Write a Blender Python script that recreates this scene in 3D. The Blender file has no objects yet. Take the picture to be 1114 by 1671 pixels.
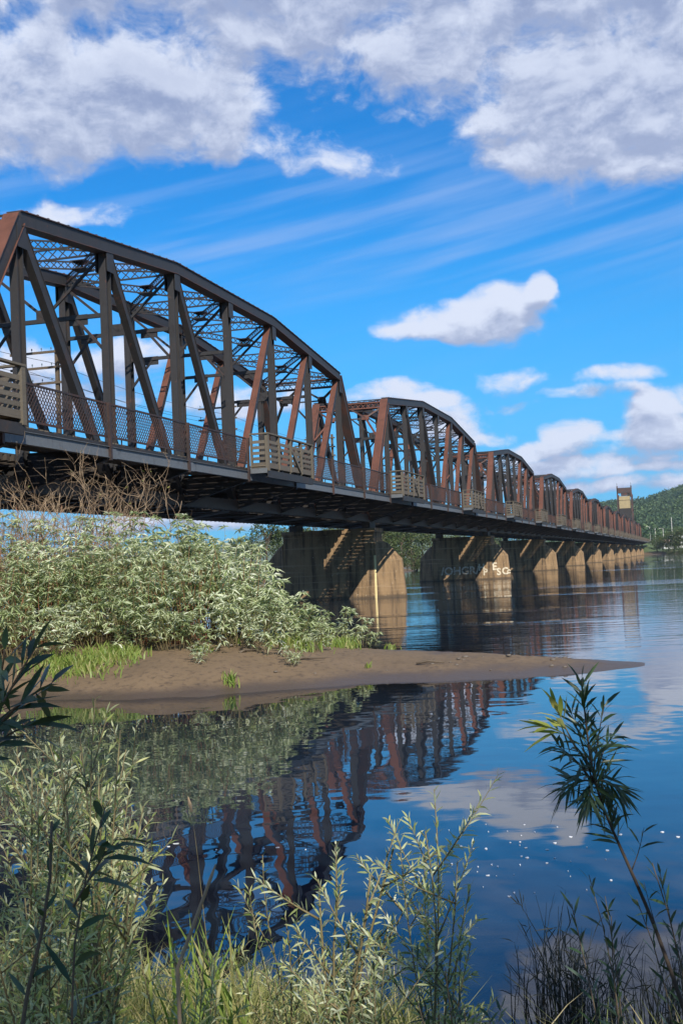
import bpy, math, random
import numpy as np
from mathutils import Vector, Matrix
C = bpy.context.scene.collection
R = math.radians
rng = np.random.default_rng(11)
random.seed(5)

# ------------------------------------------------------------------ camera
CAM_Z = 2.79
PITCH, ROLL, FPX = R(2.40), R(2.54), 2000.0
cam_d = bpy.data.cameras.new('camera')
cam = bpy.data.objects.new('camera', cam_d); C.objects.link(cam)
cam_d.sensor_fit = 'VERTICAL'; cam_d.sensor_height = 36.0
cam_d.lens = 36.0 * FPX / 1671.0
cam_d.clip_start = 0.05; cam_d.clip_end = 20000
cam.matrix_world = (Matrix.Translation((0, 0, CAM_Z)) @ Matrix.Rotation(R(90) + PITCH, 4, 'X')
                    @ Matrix.Rotation(-ROLL, 4, 'Z'))
bpy.context.scene.camera = cam

def ray(px, py):
    """direction of a pixel of the 1114x1671 photograph"""
    c, s = math.cos(ROLL), math.sin(ROLL)
    a, b = px - 557, py - 835.5
    u, v = (c*a - s*b)/FPX, (s*a + c*b)/FPX
    cp, sp = math.cos(PITCH), math.sin(PITCH)
    return Vector((u, cp + v*sp, sp - v*cp))
def at(px, py, Y):
    r = ray(px, py)
    return Vector((r.x/r.y*Y, Y, CAM_Z + r.z/r.y*Y))

# bridge frame: x along the bridge, y away from the camera, origin under the nearest truss' first joint
TH = R(15.48); S0, DT = 33.80, 23.81
AX = Vector((math.sin(TH), math.cos(TH), 0)); NN = Vector((-math.cos(TH), math.sin(TH), 0))
BROT = math.atan2(AX.y, AX.x)
def bp(x, y, z=0.0):
    return AX*(S0 + x) + NN*(DT + y) + Vector((0, 0, z))

# ------------------------------------------------------------------ light, world, exposure
SUN = -(AX*0.69 + NN*0.42) + Vector((0, 0, 0.588)); SUN.normalize()
sl = bpy.data.lights.new('sun', 'SUN'); sl.energy = 5.0; sl.angle = R(0.5); sl.color = (1.0, 0.93, 0.82)
so = bpy.data.objects.new('sun', sl); C.objects.link(so)
so.rotation_euler = SUN.to_track_quat('Z', 'Y').to_euler(); so.location = SUN*60
sc = bpy.context.scene
sc.view_settings.view_transform = 'Standard'; sc.view_settings.look = 'None'
sc.view_settings.exposure = 0.35; sc.view_settings.gamma = 1.0
sc.cycles.max_bounces = 8; sc.cycles.diffuse_bounces = 3; sc.cycles.glossy_bounces = 3
sc.cycles.transparent_max_bounces = 8; sc.cycles.caustics_reflective = False; sc.cycles.caustics_refractive = False

class NT:
    """small helper for node trees"""
    def __init__(s, tree): s.t = tree; s.n = tree.nodes; s.l = tree.links
    def add(s, typ, inputs=None, **props):
        nd = s.n.new(typ)
        for k, v in props.items(): setattr(nd, k, v)
        for k, v in (inputs or {}).items():
            if isinstance(v, bpy.types.NodeSocket): s.l.new(v, nd.inputs[k])
            else: nd.inputs[k].default_value = v
        return nd
    def math(s, op, a, b=None, c=None, clamp=False):
        ins = {0: a}
        if b is not None: ins[1] = b
        if c is not None: ins[2] = c
        return s.add('ShaderNodeMath', ins, operation=op, use_clamp=clamp).outputs[0]
    def vmath(s, op, a, b=None):
        ins = {0: a}
        if b is not None: ins[1] = b
        nd = s.add('ShaderNodeVectorMath', ins, operation=op)
        return nd.outputs['Value'] if op in ('DOT_PRODUCT', 'LENGTH') else nd.outputs[0]
    def ss(s, x, lo, hi):
        nd = s.add('ShaderNodeMapRange', {0: x, 1: lo, 2: hi}, interpolation_type='SMOOTHSTEP'); return nd.outputs[0]
    def mix(s, f, a, b, blend='MIX'):
        nd = s.n.new('ShaderNodeMix'); nd.data_type = 'RGBA'; nd.blend_type = blend
        for i, v in ((0, f), (6, a), (7, b)):
            if isinstance(v, bpy.types.NodeSocket): s.l.new(v, nd.inputs[i])
            else: nd.inputs[i].default_value = v if i == 0 else (tuple(v) + (1,))[:4]
        return nd.outputs[2]
    def noise(s, vec, scale, detail=4, rough=0.55, dim='3D'):
        return s.add('ShaderNodeTexNoise', {'Vector': vec, 'Scale': scale, 'Detail': detail, 'Roughness': rough}, noise_dimensions=dim).outputs[0]

world = bpy.data.worlds.new('World'); sc.world = world; world.use_nodes = True
world.node_tree.nodes.clear()
W = NT(world.node_tree)
# clouds: (azimuth, elevation) patches of cumulus, given where the photograph shows them
BLOBS = [  # px, py, rx, ry, weight
 (300, -150, 760, 185, 1.15), (960, -170, 700, 200, 1.15), (560, 10, 420, 70, .85),
 (70, 185, 150, 78, 1.1), (215, 150, 190, 92, 1.15), (335, 165, 105, 76, .95), (230, 200, 190, 45, .95), (60, 90, 160, 60, .8),
 (520, 62, 190, 62, .9), (690, 95, 110, 75, .95), (720, 145, 60, 45, .75),
 (830, 190, 95, 62, .95), (940, 190, 150, 85, 1.15), (1075, 170, 160, 95, 1.2), (1000, 90, 240, 70, 1.0),
 (905, 250, 75, 34, .9), (1060, 245, 120, 46, 1.0), (1120, 45, 60, 50, 1.1),
 (480, 240, 60, 20, .4), (570, 268, 80, 22, .42),
 (760, 514, 100, 32, 1.15), (695, 534, 70, 17, 1.0), (828, 512, 58, 38, 1.1), (870, 484, 20, 36, 1.1), (770, 540, 120, 10, .8),
 (690, 652, 62, 17, .95), (740, 690, 66, 32, .8), (775, 715, 60, 16, .7), (830, 622, 50, 20, .75), (1010, 615, 60, 13, .72),
 (940, 718, 42, 25, 1.1), (1072, 668, 44, 30, 1.15), (1118, 655, 20, 26, 1.0), (985, 756, 160, 15, .85), (1085, 728, 110, 20, .85), (860, 775, 110, 12, .7), (1040, 790, 150, 11, .8),
 (1120, 700, 90, 24, .9), (900, 735, 90, 14, .85), (1020, 715, 110, 12, .8), (930, 792, 150, 9, .8), (1060, 765, 140, 10, .85), (850, 748, 70, 9, .7), (985, 640, 90, 10, .6), (640, 640, 60, 22, .8), (790, 665, 90, 14, .7),
 (30, 590, 70, 34, .85), (195, 580, 75, 34, .8), (120, 640, 150, 34, .8), (370, 650, 130, 30, .7), (110, 352, 120, 16, .34), (300, 840, 190, 22, .9),
]
geo = W.add('ShaderNodeTexCoord')
sep = W.add('ShaderNodeSeparateXYZ', {0: geo.outputs['Generated']})
az = W.math('ARCTAN2', sep.outputs[0], sep.outputs[1])
el = W.math('ABSOLUTE', W.math('ARCSINE', sep.outputs[2]))
dens = bpy.data.node_groups.new('cloud_density', 'ShaderNodeTree')
dens.interface.new_socket('Vector', in_out='INPUT', socket_type='NodeSocketVector')
dens.interface.new_socket('Density', in_out='OUTPUT', socket_type='NodeSocketFloat')
G = NT(dens); gi = G.add('NodeGroupInput'); go = G.add('NodeGroupOutput')
v = gi.outputs[0]
warp = G.add('ShaderNodeTexNoise', {'Vector': v, 'Scale': 14.0, 'Detail': 3.0}).outputs['Color']
wv = G.add('ShaderNodeVectorMath', {0: G.vmath('SUBTRACT', warp, (.5, .5, .5)), 1: (.05, .03, 0)}, operation='MULTIPLY').outputs[0]
vw = G.vmath('ADD', v, wv)
acc = None
for (px, py, rx, ry, w) in BLOBS:
    d = ray(px, py).normalized()
    a, e = math.atan2(d.x, d.y), math.asin(d.z)
    # back side of the sky: the same clouds repeat by mirrored azimuth through the sine below
    q = G.vmath('MULTIPLY', G.vmath('SUBTRACT', vw, (a, e, 0)), (FPX/rx, FPX/ry, 0))
    b = G.math('MULTIPLY_ADD', G.vmath('DOT_PRODUCT', q, q), -w*.55, w)
    acc = b if acc is None else G.add('ShaderNodeMath', {0: acc, 1: b, 2: .25}, operation='SMOOTH_MAX').outputs[0]
vs = G.vmath('MULTIPLY', vw, (1.0, 1.55, 1.0))
f1 = G.noise(vs, 19.0, 10, .61); f2 = G.noise(vs, 7.0, 4, .5)
# elsewhere in the sky (outside the picture) a loose cover of the same cumulus
sx = G.add('ShaderNodeSeparateXYZ', {0: v})
out_ = G.ss(G.math('ABSOLUTE', sx.outputs[0]), .33, .6)
up_ = G.ss(sx.outputs[1], .5, .75)
gen = G.math('MULTIPLY', G.math('MAXIMUM', out_, up_), G.math('MULTIPLY_ADD', f2, 3.2, -1.35))
acc = G.math('MAXIMUM', acc, G.math('ADD', gen, G.math('MULTIPLY_ADD', G.math('MAXIMUM', out_, up_), 1.0, -1.0)))
acc = G.math('MAXIMUM', acc, -1.2)
dn = G.math('ADD', G.math('MULTIPLY', acc, .75), G.math('ADD', G.math('MULTIPLY_ADD', f1, 1.9, -.95), G.math('MULTIPLY_ADD', f2, .7, -.35)))
G.l.new(dn, go.inputs[0])
vec = W.add('ShaderNodeCombineXYZ', {0: az, 1: el, 2: 0.0}).outputs[0]
def den(vv):
    nd = W.n.new('ShaderNodeGroup'); nd.node_tree = dens; W.l.new(vv, nd.inputs[0]); return nd.outputs[0]
d0 = den(vec); d1 = den(W.vmath('ADD', vec, (0.004, 0.016, 0)))
alpha = W.ss(d0, .02, .60)
rim = W.ss(W.math('SUBTRACT', d0, d1), -.34, .40)          # bright where the cloud thins upward
thick = W.ss(d0, .35, 1.15)
lum = W.math('SUBTRACT', W.math('MULTIPLY_ADD', rim, .78, .16), W.math('MULTIPLY', W.math('MULTIPLY', thick, W.ss(el, .24, .42)), .44), clamp=True)
ccol = W.mix(lum, (3.2, 4.0, 6.3), (8.2, 8.9, 10.6))
sky = W.add('ShaderNodeTexSky', sky_type='NISHITA')
sky.sun_disc = False
sky.sun_elevation = math.asin(SUN.z); sky.sun_rotation = math.atan2(SUN.x, SUN.y)
sky.altitude = 600; sky.dust_density = 0.4; sky.ozone_density = 2.0; sky.air_density = 1.0
skc = W.add('ShaderNodeHueSaturation', {'Saturation': 1.35, 'Value': 1.0, 'Color': sky.outputs[0]}).outputs[0]
skc = W.mix(1.0, skc, (.20, 1.22, 1.62), 'MULTIPLY')
skc = W.mix(W.math('MULTIPLY', W.math('SUBTRACT', 1.0, W.ss(el, -.02, .30)), .8), skc, (1.0, 3.9, 9.0))
# thin high cirrus streaks, climbing slightly to the right
cr = W.add('ShaderNodeCombineXYZ', {0: W.math('MULTIPLY', az, 1.6), 1: W.math('MULTIPLY', W.math('MULTIPLY_ADD', az, -.20, el), 22.0), 2: 0.0}).outputs[0]
cn = W.noise(cr, 2.6, 5, .5)
band = W.math('MULTIPLY', W.ss(el, .19, .25), W.math('SUBTRACT', 1.0, W.ss(el, .28, .36)))
cirr = W.math('MULTIPLY', W.math('MULTIPLY', W.ss(cn, .36, .78), W.math('MULTIPLY_ADD', band, .9, .10)), .5)
skc = W.mix(cirr, skc, (3.9, 5.6, 9.4))
tot = W.mix(alpha, skc, ccol)
bg = W.add('ShaderNodeBackground', {'Color': tot, 'Strength': 0.075})
wo = W.add('ShaderNodeOutputWorld'); W.l.new(bg.outputs[0], wo.inputs[0])
world.cycles.sampling_method = 'MANUAL'; world.cycles.sample_map_resolution = 512

# ------------------------------------------------------------------ materials
def material(name):
    m = bpy.data.materials.new(name); m.use_nodes = True; m.node_tree.nodes.clear()
    return m, NT(m.node_tree)
def finish(T, shader):
    o = T.add('ShaderNodeOutputMaterial'); T.l.new(shader, o.inputs[0])
def principled(T, col, rough=.7, normal=None, metal=0.0, spec=.5):
    p = T.add('ShaderNodeBsdfPrincipled', {'Base Color': col if isinstance(col, bpy.types.NodeSocket) else tuple(col)+(1,), 'Roughness': rough, 'Metallic': metal, 'Specular IOR Level': spec})
    if normal is not None: T.l.new(normal, p.inputs['Normal'])
    return p.outputs[0]
def bump(T, h, strength, dist):
    return T.add('ShaderNodeBump', {'Height': h, 'Strength': strength, 'Distance': dist}).outputs[0]

def steel_material(name, paint, rust, amount, rain):
    """weathered riveted steel: paint with rust that grows where rain lies (faces that look up)"""
    m, T = material(name)
    tc = T.add('ShaderNodeTexCoord').outputs['Object']
    g = T.add('ShaderNodeNewGeometry')
    nz = T.add('ShaderNodeSeparateXYZ', {0: g.outputs['Normal']}).outputs[2]
    n1 = T.noise(tc, .9, 6, .65); n2 = T.noise(tc, 7.0, 5, .7)
    st = T.noise(T.vmath('MULTIPLY', tc, (5, 5, .5)), 1.0, 4, .6)
    f = T.math('ADD', T.math('MULTIPLY_ADD', n1, 1.7, -1.05), T.math('MULTIPLY_ADD', n2, .9, -.4))
    f = T.math('ADD', f, T.math('MULTIPLY_ADD', st, .6, -.3))
    f = T.math('ADD', f, T.math('MULTIPLY_ADD', T.ss(nz, .12, .5), rain, amount))
    f = T.ss(f, -.1, .75)
    pc = T.mix(n2, tuple(.75*c for c in paint), tuple(1.3*c for c in paint))
    rc = T.mix(n1, tuple(.4*c for c in rust), tuple(1.55*c for c in rust))
    col = T.mix(f, pc, rc)
    grime = T.noise(T.vmath('MULTIPLY', tc, (2.2, 2.2, .7)), 1.3, 6, .68)
    col = T.mix(T.math('MULTIPLY', T.ss(grime, .52, .74), .6), col, (.016, .013, .012))
    col = T.mix(T.math('MULTIPLY', T.ss(T.noise(tc, 2.6, 6, .7), .60, .72), .55), col, tuple(1.5*c for c in rust))
    rv = T.noise(tc, 26.0, 3, .7)
    finish(T, principled(T, col, T.math('MULTIPLY_ADD', f, .25, .55), bump(T, rv, .35, .02), spec=.35))
    return m
M = {}
M['steel'] = steel_material('weathered_steel', (.030, .0285, .029), (.10, .041, .024), -.04, .70)
M['rusty'] = steel_material('rusty_steel', (.05, .042, .040), (.115, .045, .029), .36, .75)
M['dark'] = steel_material('floor_steel', (.026, .023, .021), (.08, .042, .025), .05, .2)
M['blue'] = steel_material('blue_grey_painted_steel', (.115, .125, .135), (.13, .07, .045), -.24, .1)
M['rail'] = steel_material('rusty_railing_steel', (.035, .025, .022), (.085, .038, .026), .3, .2)

def wood(name, a, b, rough=.85):
    m, T = material(name)
    tc = T.add('ShaderNodeTexCoord').outputs['Object']
    ri = T.add('ShaderNodeNewGeometry').outputs['Random Per Island']
    n = T.noise(T.vmath('MULTIPLY', tc, (1.2, 14, 14)), 1.5, 5, .65)
    n2 = T.noise(tc, 2.2, 4, .6)
    col = T.mix(T.math('ADD', T.math('MULTIPLY', n, .6), T.math('MULTIPLY', n2, .4)), a, b)
    col = T.mix(T.math('MULTIPLY', ri, .45), col, tuple(.55*x for x in a))
    finish(T, principled(T, col, rough, bump(T, n, .5, .02)))
    return m
M['wood'] = wood('weathered_timber', (.07, .056, .04), (.215, .185, .14))
M['board'] = wood('grey_brown_boards', (.075, .06, .045), (.20, .17, .13))
M['tie'] = wood('old_tie_timber', (.03, .024, .019), (.085, .065, .048))
M['plank'] = wood('walkway_planks', (.10, .08, .055), (.24, .19, .13))

def concrete():
    m, T = material('stained_concrete')
    tc = T.add('ShaderNodeTexCoord').outputs['Object']
    n1 = T.noise(tc, .7, 7, .62); n2 = T.noise(tc, 5.0, 6, .7)
    st = T.noise(T.vmath('MULTIPLY', tc, (1.8, 1.8, .16)), 1.6, 5, .6)     # streaks that run down
    lay = T.noise(T.vmath('MULTIPLY', tc, (.08, .08, 2.6)), 1.6, 3, .6)    # pour lines
    col = T.mix(n1, (.13, .078, .038), (.36, .235, .12))
    col = T.mix(T.ss(st, .42, .72), col, (.05, .033, .02))
    col = T.mix(T.math('MULTIPLY', T.ss(lay, .55, .68), .5), col, (.38, .28, .17))
    col = T.mix(T.ss(n2, .60, .74), col, (.48, .40, .28))
    z = T.add('ShaderNodeSeparateXYZ', {0: T.add('ShaderNodeNewGeometry').outputs['Position']}).outputs[2]
    wet = T.math('SUBTRACT', 1.0, T.ss(T.math('ADD', z, T.math('MULTIPLY', n1, .25)), .18, .42))
    col = T.mix(T.math('MULTIPLY', wet, .75), col, (.05, .038, .026))      # tide line
    h = T.math('ADD', n2, T.math('MULTIPLY', lay, .6))
    finish(T, principled(T, col, .9, bump(T, h, .6, .06)))
    return m
M['concrete'] = concrete()

def plain(name, col, rough=.6, var=.25, scale=6.0):
    m, T = material(name)
    tc = T.add('ShaderNodeTexCoord').outputs['Object']
    n = T.noise(tc, scale, 5, .6)
    c = T.mix(n, tuple(x*(1-var) for x in col), tuple(min(1, x*(1+var)) for x in col))
    finish(T, principled(T, c, rough))
    return m
def worn(name, col, lo, hi):
    m, T = material(name); tc = T.add('ShaderNodeTexCoord').outputs['Object']
    n = T.noise(tc, 3.2, 6, .7)
    finish(T, principled(T, T.mix(T.ss(n, lo, hi), col, (.22, .15, .085)), .9)); return m
M['paint_white'] = worn('faded_white_paint', (.60, .52, .38), .46, .70)
M['paint_pale'] = worn('thin_pale_paint', (.50, .44, .35), .42, .66)
M['stripe'] = plain('yellowed_paint', (.66, .52, .25), .7, .2)
M['cream'] = plain('cream_panel', (.34, .265, .14), .8, .35, .8)
M['wire'] = plain('dark_wire', (.03, .03, .035), .5)
M['glassins'] = plain('insulator', (.10, .14, .16), .3)
M['pole'] = plain('grey_pole', (.5, .48, .44), .7)
M['bldg'] = plain('white_cladding', (.72, .72, .70), .6, .05)
M['roof'] = plain('tan_roofing', (.42, .30, .20), .7, .1)
M['window'] = plain('dark_window_glass', (.03, .035, .045), .15, .1)
M['foam'] = plain('foam', (.75, .76, .78), .6, .08)
M['orange'] = plain('fallen_orange_leaf', (.75, .22, .02), .5, .2)

def leaf(name, cols, back, trans=.35, rough=.5, patch=None):
    """leaves: a different tone for every leaf, paler undersides"""
    m, T = material(name)
    g = T.add('ShaderNodeNewGeometry')
    ri = g.outputs['Random Per Island']
    ramp = T.add('ShaderNodeValToRGB', {0: ri}); cr_ = ramp.color_ramp
    while len(cr_.elements) < len(cols): cr_.elements.new(.5)
    for i, c in enumerate(cols):
        cr_.elements[i].position = i/max(1, len(cols)-1); cr_.elements[i].color = c+(1,)
    col = T.mix(g.outputs['Backfacing'], ramp.outputs[0], back)
    if patch:      # whole plants differ in tone
        pn = T.noise(g.outputs['Position'], patch[0], 3, .55)
        col = T.mix(T.math('MULTIPLY', T.ss(pn, .42, .62), patch[2]), col, patch[1])
    p = principled(T, col, rough, spec=.45)
    t = T.add('ShaderNodeBsdfTranslucent', {'Color': T.mix(1.0, col, (1.0, 1.15, .55), 'MULTIPLY')}).outputs[0]
    mx = T.add('ShaderNodeMixShader', {0: trans, 1: p, 2: t})
    finish(T, mx.outputs[0]); return m
M['leaf_silver'] = leaf('silvery_willow_leaf', [(.26, .33, .13), (.54, .58, .37), (.70, .72, .55), (.40, .45, .24), (.60, .63, .44)], (.70, .72, .60), .3, .45, (.55, (.24, .31, .11), .6))
M['leaf_willow'] = leaf('willow_leaf', [(.15, .20, .05), (.30, .34, .11), (.46, .46, .20), (.20, .26, .06), (.54, .50, .24)], (.46, .48, .28), .35, .42)
M['leaf_near'] = leaf('pale_willow_leaf', [(.16, .22, .07), (.34, .38, .17), (.50, .52, .30), (.24, .29, .11), (.42, .43, .20)], (.50, .53, .37), .35, .42)
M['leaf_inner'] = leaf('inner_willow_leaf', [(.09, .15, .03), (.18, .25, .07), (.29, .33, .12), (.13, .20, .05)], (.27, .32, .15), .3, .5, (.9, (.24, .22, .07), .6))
M['leaf_shaded'] = leaf('shaded_willow_leaf', [(.022, .05, .022), (.035, .07, .03), (.05, .09, .04)], (.07, .11, .075), .2, .4)  # willow leaf with the foreground's shade put into its colour
M['leaf_yel'] = leaf('yellow_green_leaf', [(.20, .26, .05), (.32, .35, .08), (.42, .38, .10)], (.36, .38, .14))
M['leaf_tree'] = leaf('broadleaf_foliage', [(.035, .06, .018), (.07, .10, .028), (.11, .135, .04), (.05, .085, .025), (.15, .15, .05)], (.07, .10, .035), .25, .6)
M['leaf_conifer'] = leaf('conifer_foliage', [(.014, .03, .018), (.022, .042, .024), (.03, .05, .026)], (.022, .04, .024), .1, .7)
M['leaf_hill'] = leaf('hill_foliage', [(.05, .10, .045), (.09, .15, .055), (.13, .18, .07), (.07, .12, .05)], (.06, .10, .04), .2, .7, (.016, (.035, .075, .045), .85))
M['grass'] = leaf('bank_grass', [(.10, .15, .03), (.20, .23, .06), (.36, .31, .14), (.46, .38, .20), (.13, .19, .04)], (.26, .26, .09), .35)
M['grass_green'] = leaf('bright_grass', [(.12, .20, .03), (.20, .28, .05), (.32, .34, .10), (.36, .32, .14)], (.22, .29, .07), .35)
M['reed'] = leaf('dark_reed', [(.018, .022, .016), (.03, .034, .02), (.05, .045, .026)], (.03, .034, .02), .1)
M['bark'] = plain('willow_bark', (.10, .075, .05), .85, .4, 12)
M['bark_dark'] = plain('dark_willow_bark', (.045, .032, .022), .85, .4, 12)
M['twig'] = plain('green_brown_twig', (.15, .12, .055), .7, .35, 14)
M['dead'] = leaf('dead_twig', [(.16, .10, .06), (.30, .21, .13), (.42, .31, .20)], (.25, .17, .11), .0, .8)
M['stone'] = plain('river_stone', (.12, .10, .08), .8, .4, 8)
M['redstem'] = plain('reddish_stem', (.24, .10, .05), .7, .3, 8)

# ------------------------------------------------------------------ object helpers
def tag(o, label=None, cat=None, group=None, kind=None):
    if label: o['label'] = label
    if cat: o['category'] = cat
    if group: o['group'] = group
    if kind: o['kind'] = kind
    return o
def thing(name, label, cat, loc=(0, 0, 0), rotz=0.0, group=None):
    o = bpy.data.objects.new(name, None); C.objects.link(o)
    o.empty_display_size = .3
    o.location = loc; o.rotation_euler = (0, 0, rotz)
    return tag(o, label, cat, group)
def copy_tree(o, parent=None):
    c = o.copy(); C.objects.link(c)
    if parent is not None: c.parent = parent
    for ch in o.children: copy_tree(ch, c)
    return c

class MB:
    """collects shapes and links them as ONE mesh object"""
    def __init__(s, dz=0.0): s.v = []; s.f = []; s.m = []; s.dz = dz
    def poly(s, verts, faces, m=0):
        b = len(s.v); s.v += [tuple(p) for p in verts]
        for f in faces: s.f.append(tuple(i+b for i in f)); s.m.append(m)
    def box(s, lo, hi, m=0):
        x0, y0, z0 = lo; x1, y1, z1 = hi
        s.poly([(x0,y0,z0),(x1,y0,z0),(x1,y1,z0),(x0,y1,z0),(x0,y0,z1),(x1,y0,z1),(x1,y1,z1),(x0,y1,z1)],
               [(3,2,1,0),(4,5,6,7),(0,1,5,4),(1,2,6,5),(2,3,7,6),(3,0,4,7)], m)
    def beam(s, p, q, w, h, up=(0, 0, 1), m=0, off=(0, 0)):
        """box from p to q; w across, h along the direction nearest to up; off shifts (across, up)"""
        p, q = Vector(p), Vector(q); d = (q-p).normalized(); u = Vector(up)
        a = d.cross(u)
        if a.length < 1e-4: a = d.cross(Vector((1, 0, 0)))
        a.normalize(); u = a.cross(d).normalized()
        o = a*off[0] + u*off[1]
        c = [a*(-w/2)+u*(-h/2), a*(w/2)+u*(-h/2), a*(w/2)+u*(h/2), a*(-w/2)+u*(h/2)]
        s.poly([p+o+k for k in c]+[q+o+k for k in c], [(0,1,2,3),(7,6,5,4),(1,0,4,5),(2,1,5,6),(3,2,6,7),(0,3,7,4)], m)
    def hsec(s, p, q, w, h, up, t=.04, m=0):
        """H section: two flanges (width w) a depth h apart and a web between them"""
        s.beam(p, q, w, t, up, m, (0, h/2)); s.beam(p, q, w, t, up, m, (0, -h/2)); s.beam(p, q, .03, h-t, up, m)
    def laced(s, p, q, h, up, bar=.07, n=None, m=0, w=None):
        """two thin chords a depth h apart with crossed lacing bars between them"""
        p, q = Vector(p), Vector(q); L = (q-p).length; d = (q-p)/L
        u = Vector(up); a = d.cross(u).normalized(); u = a.cross(d).normalized()
        wd = w or bar
        s.beam(p, q, wd, bar, up, m, (0, h/2)); s.beam(p, q, wd, bar, up, m, (0, -h/2))
        n = n or max(3, int(L/(h*1.05)))
        for i in range(n):
            p0, p1 = p+d*(L*i/n), p+d*(L*(i+1)/n)
            s.beam(p0+u*(h/2), p1-u*(h/2), .018, .045, u, m, (.012, 0)); s.beam(p0-u*(h/2), p1+u*(h/2), .018, .045, u, m, (-.012, 0))
    def tube(s, pts, rad, n=6, m=0):
        pts = [Vector(p) for p in pts]; b = len(s.v); k = len(pts)
        t0 = None
        for i, p in enumerate(pts):
            d = (pts[min(i+1, k-1)] - pts[max(i-1, 0)]).normalized()
            a = d.cross(Vector((0, 0, 1)) if abs(d.z) < .95 else Vector((1, 0, 0))).normalized()
            if t0 is not None and a.dot(t0) < 0: a = -a
            t0 = a; c = d.cross(a); r = rad[i] if hasattr(rad, '__len__') else rad
            for j in range(n):
                an = 2*math.pi*j/n; s.v.append(tuple(p + (a*math.cos(an) + c*math.sin(an))*r))
        for i in range(k-1):
            for j in range(n):
                s.f.append((b+i*n+j, b+i*n+(j+1) % n, b+(i+1)*n+(j+1) % n, b+(i+1)*n+j)); s.m.append(m)
        s.f.append(tuple(b+j for j in range(n))[::-1]); s.m.append(m)
        s.f.append(tuple(b+(k-1)*n+j for j in range(n))); s.m.append(m)
    def build(s, name, mats, parent=None, smooth=False):
        me = bpy.data.meshes.new(name)
        vv = [(x, y, z-s.dz) for x, y, z in s.v] if s.dz else s.v
        me.from_pydata(vv, [], s.f)
        if not isinstance(mats, (list, tuple)): mats = [mats]
        for k in mats: me.materials.append(M[k] if isinstance(k, str) else k)
        if len(mats) > 1: me.polygons.foreach_set('material_index', s.m)
        if smooth: me.polygons.foreach_set('use_smooth', [True]*len(me.polygons))
        me.update()
        o = bpy.data.objects.new(name, me); C.objects.link(o)
        if parent is not None: o.parent = parent
        return o

def mesh_np(name, V, F, mats, parent=None, mi=None, smooth=False):
    """V (n,3); F (m,k) all of one size"""
    me = bpy.data.meshes.new(name)
    k = F.shape[1]
    me.vertices.add(len(V)); me.vertices.foreach_set('co', np.ascontiguousarray(V, dtype=np.float32).ravel())
    me.loops.add(F.size); me.loops.foreach_set('vertex_index', np.ascontiguousarray(F, dtype=np.int32).ravel())
    me.polygons.add(len(F)); me.polygons.foreach_set('loop_start', np.arange(0, F.size, k, dtype=np.int32))
    for q in mats: me.materials.append(M[q])
    if mi is not None: me.polygons.foreach_set('material_index', mi.astype(np.int32))
    if smooth: me.polygons.foreach_set('use_smooth', np.ones(len(F), dtype=bool))
    me.update(calc_edges=True); me.validate()
    o = bpy.data.objects.new(name, me); C.objects.link(o)
    if parent is not None: o.parent = parent
    return o

# ------------------------------------------------------------------ ground and water
LAND_A = [(-900,-900),(900,-900),(900,-60),(60,-6),(22,2.5),(12,5.0),(5,6.4),(2.2,7.0),(0,7.7),(-2,8.2),(-4,9.0),(-7.6,11.5),(-10.5,16),(-11.5,22),(-9.8,27.7),
          (-7.2,28.3),(-4.8,27.2),(-3.2,27.3),(-1.6,27.9),(.4,28.4),(2.5,28.1),(4.3,28.2),(5.8,28.8),(7.0,29.5),(7.45,30.3),(6.6,31.7),(4.9,34),(3.5,36),(1.6,38.4),(.3,40.2),
          (-2.2,43),(-4.5,49),(-8,58),(-18,75),(-40,100),(-90,130),(-300,160),(-900,200)]
LAND_B = [(-7000,420),(-900,360),(-200,300),(-70,268),(-10,276),(14,292),(18,330),(14,392),(35,520),(92,700),(140,742),(160,728),(178,675),(240,640),(420,610),(1200,560),(7000,800),(9000,9000),(-9000,9000)]
def sdist(X, Y, poly):
    """signed distance to a polygon (inside positive)"""
    P = np.array(poly, float); Q = np.roll(P, -1, 0)
    best = np.full(X.shape, 1e18); inside = np.zeros(X.shape, bool)
    for (ax_, ay), (bx, by) in zip(P, Q):
        dx, dy = bx-ax_, by-ay
        t = np.clip(((X-ax_)*dx+(Y-ay)*dy)/(dx*dx+dy*dy), 0, 1)
        best = np.minimum(best, (X-ax_-t*dx)**2+(Y-ay-t*dy)**2)
        c = ((ay > Y) != (by > Y))
        with np.errstate(divide='ignore', invalid='ignore'):
            xi = ax_ + (Y-ay)*dx/np.where(dy == 0, 1e-9, dy)
        inside ^= c & (X < xi)
    d = np.sqrt(best); return np.where(inside, d, -d)
def sm(x, a, b):
    t = np.clip((x-a)/(b-a), 0, 1); return t*t*(3-2*t)
_ph = np.random.default_rng(3).uniform(0, 6.28, (24, 2)); _dr = np.random.default_rng(4).normal(size=(24, 2))
def wob(X, Y, s):
    """cheap smooth noise about -1..1"""
    r = 0
    for i in range(12):
        d = _dr[i]/np.linalg.norm(_dr[i]); k = s*(1+.35*i)
        r = r + np.sin((X*d[0]+Y*d[1])*k + _ph[i, 0])/(1+.25*i)
    return r/4.0
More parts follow.
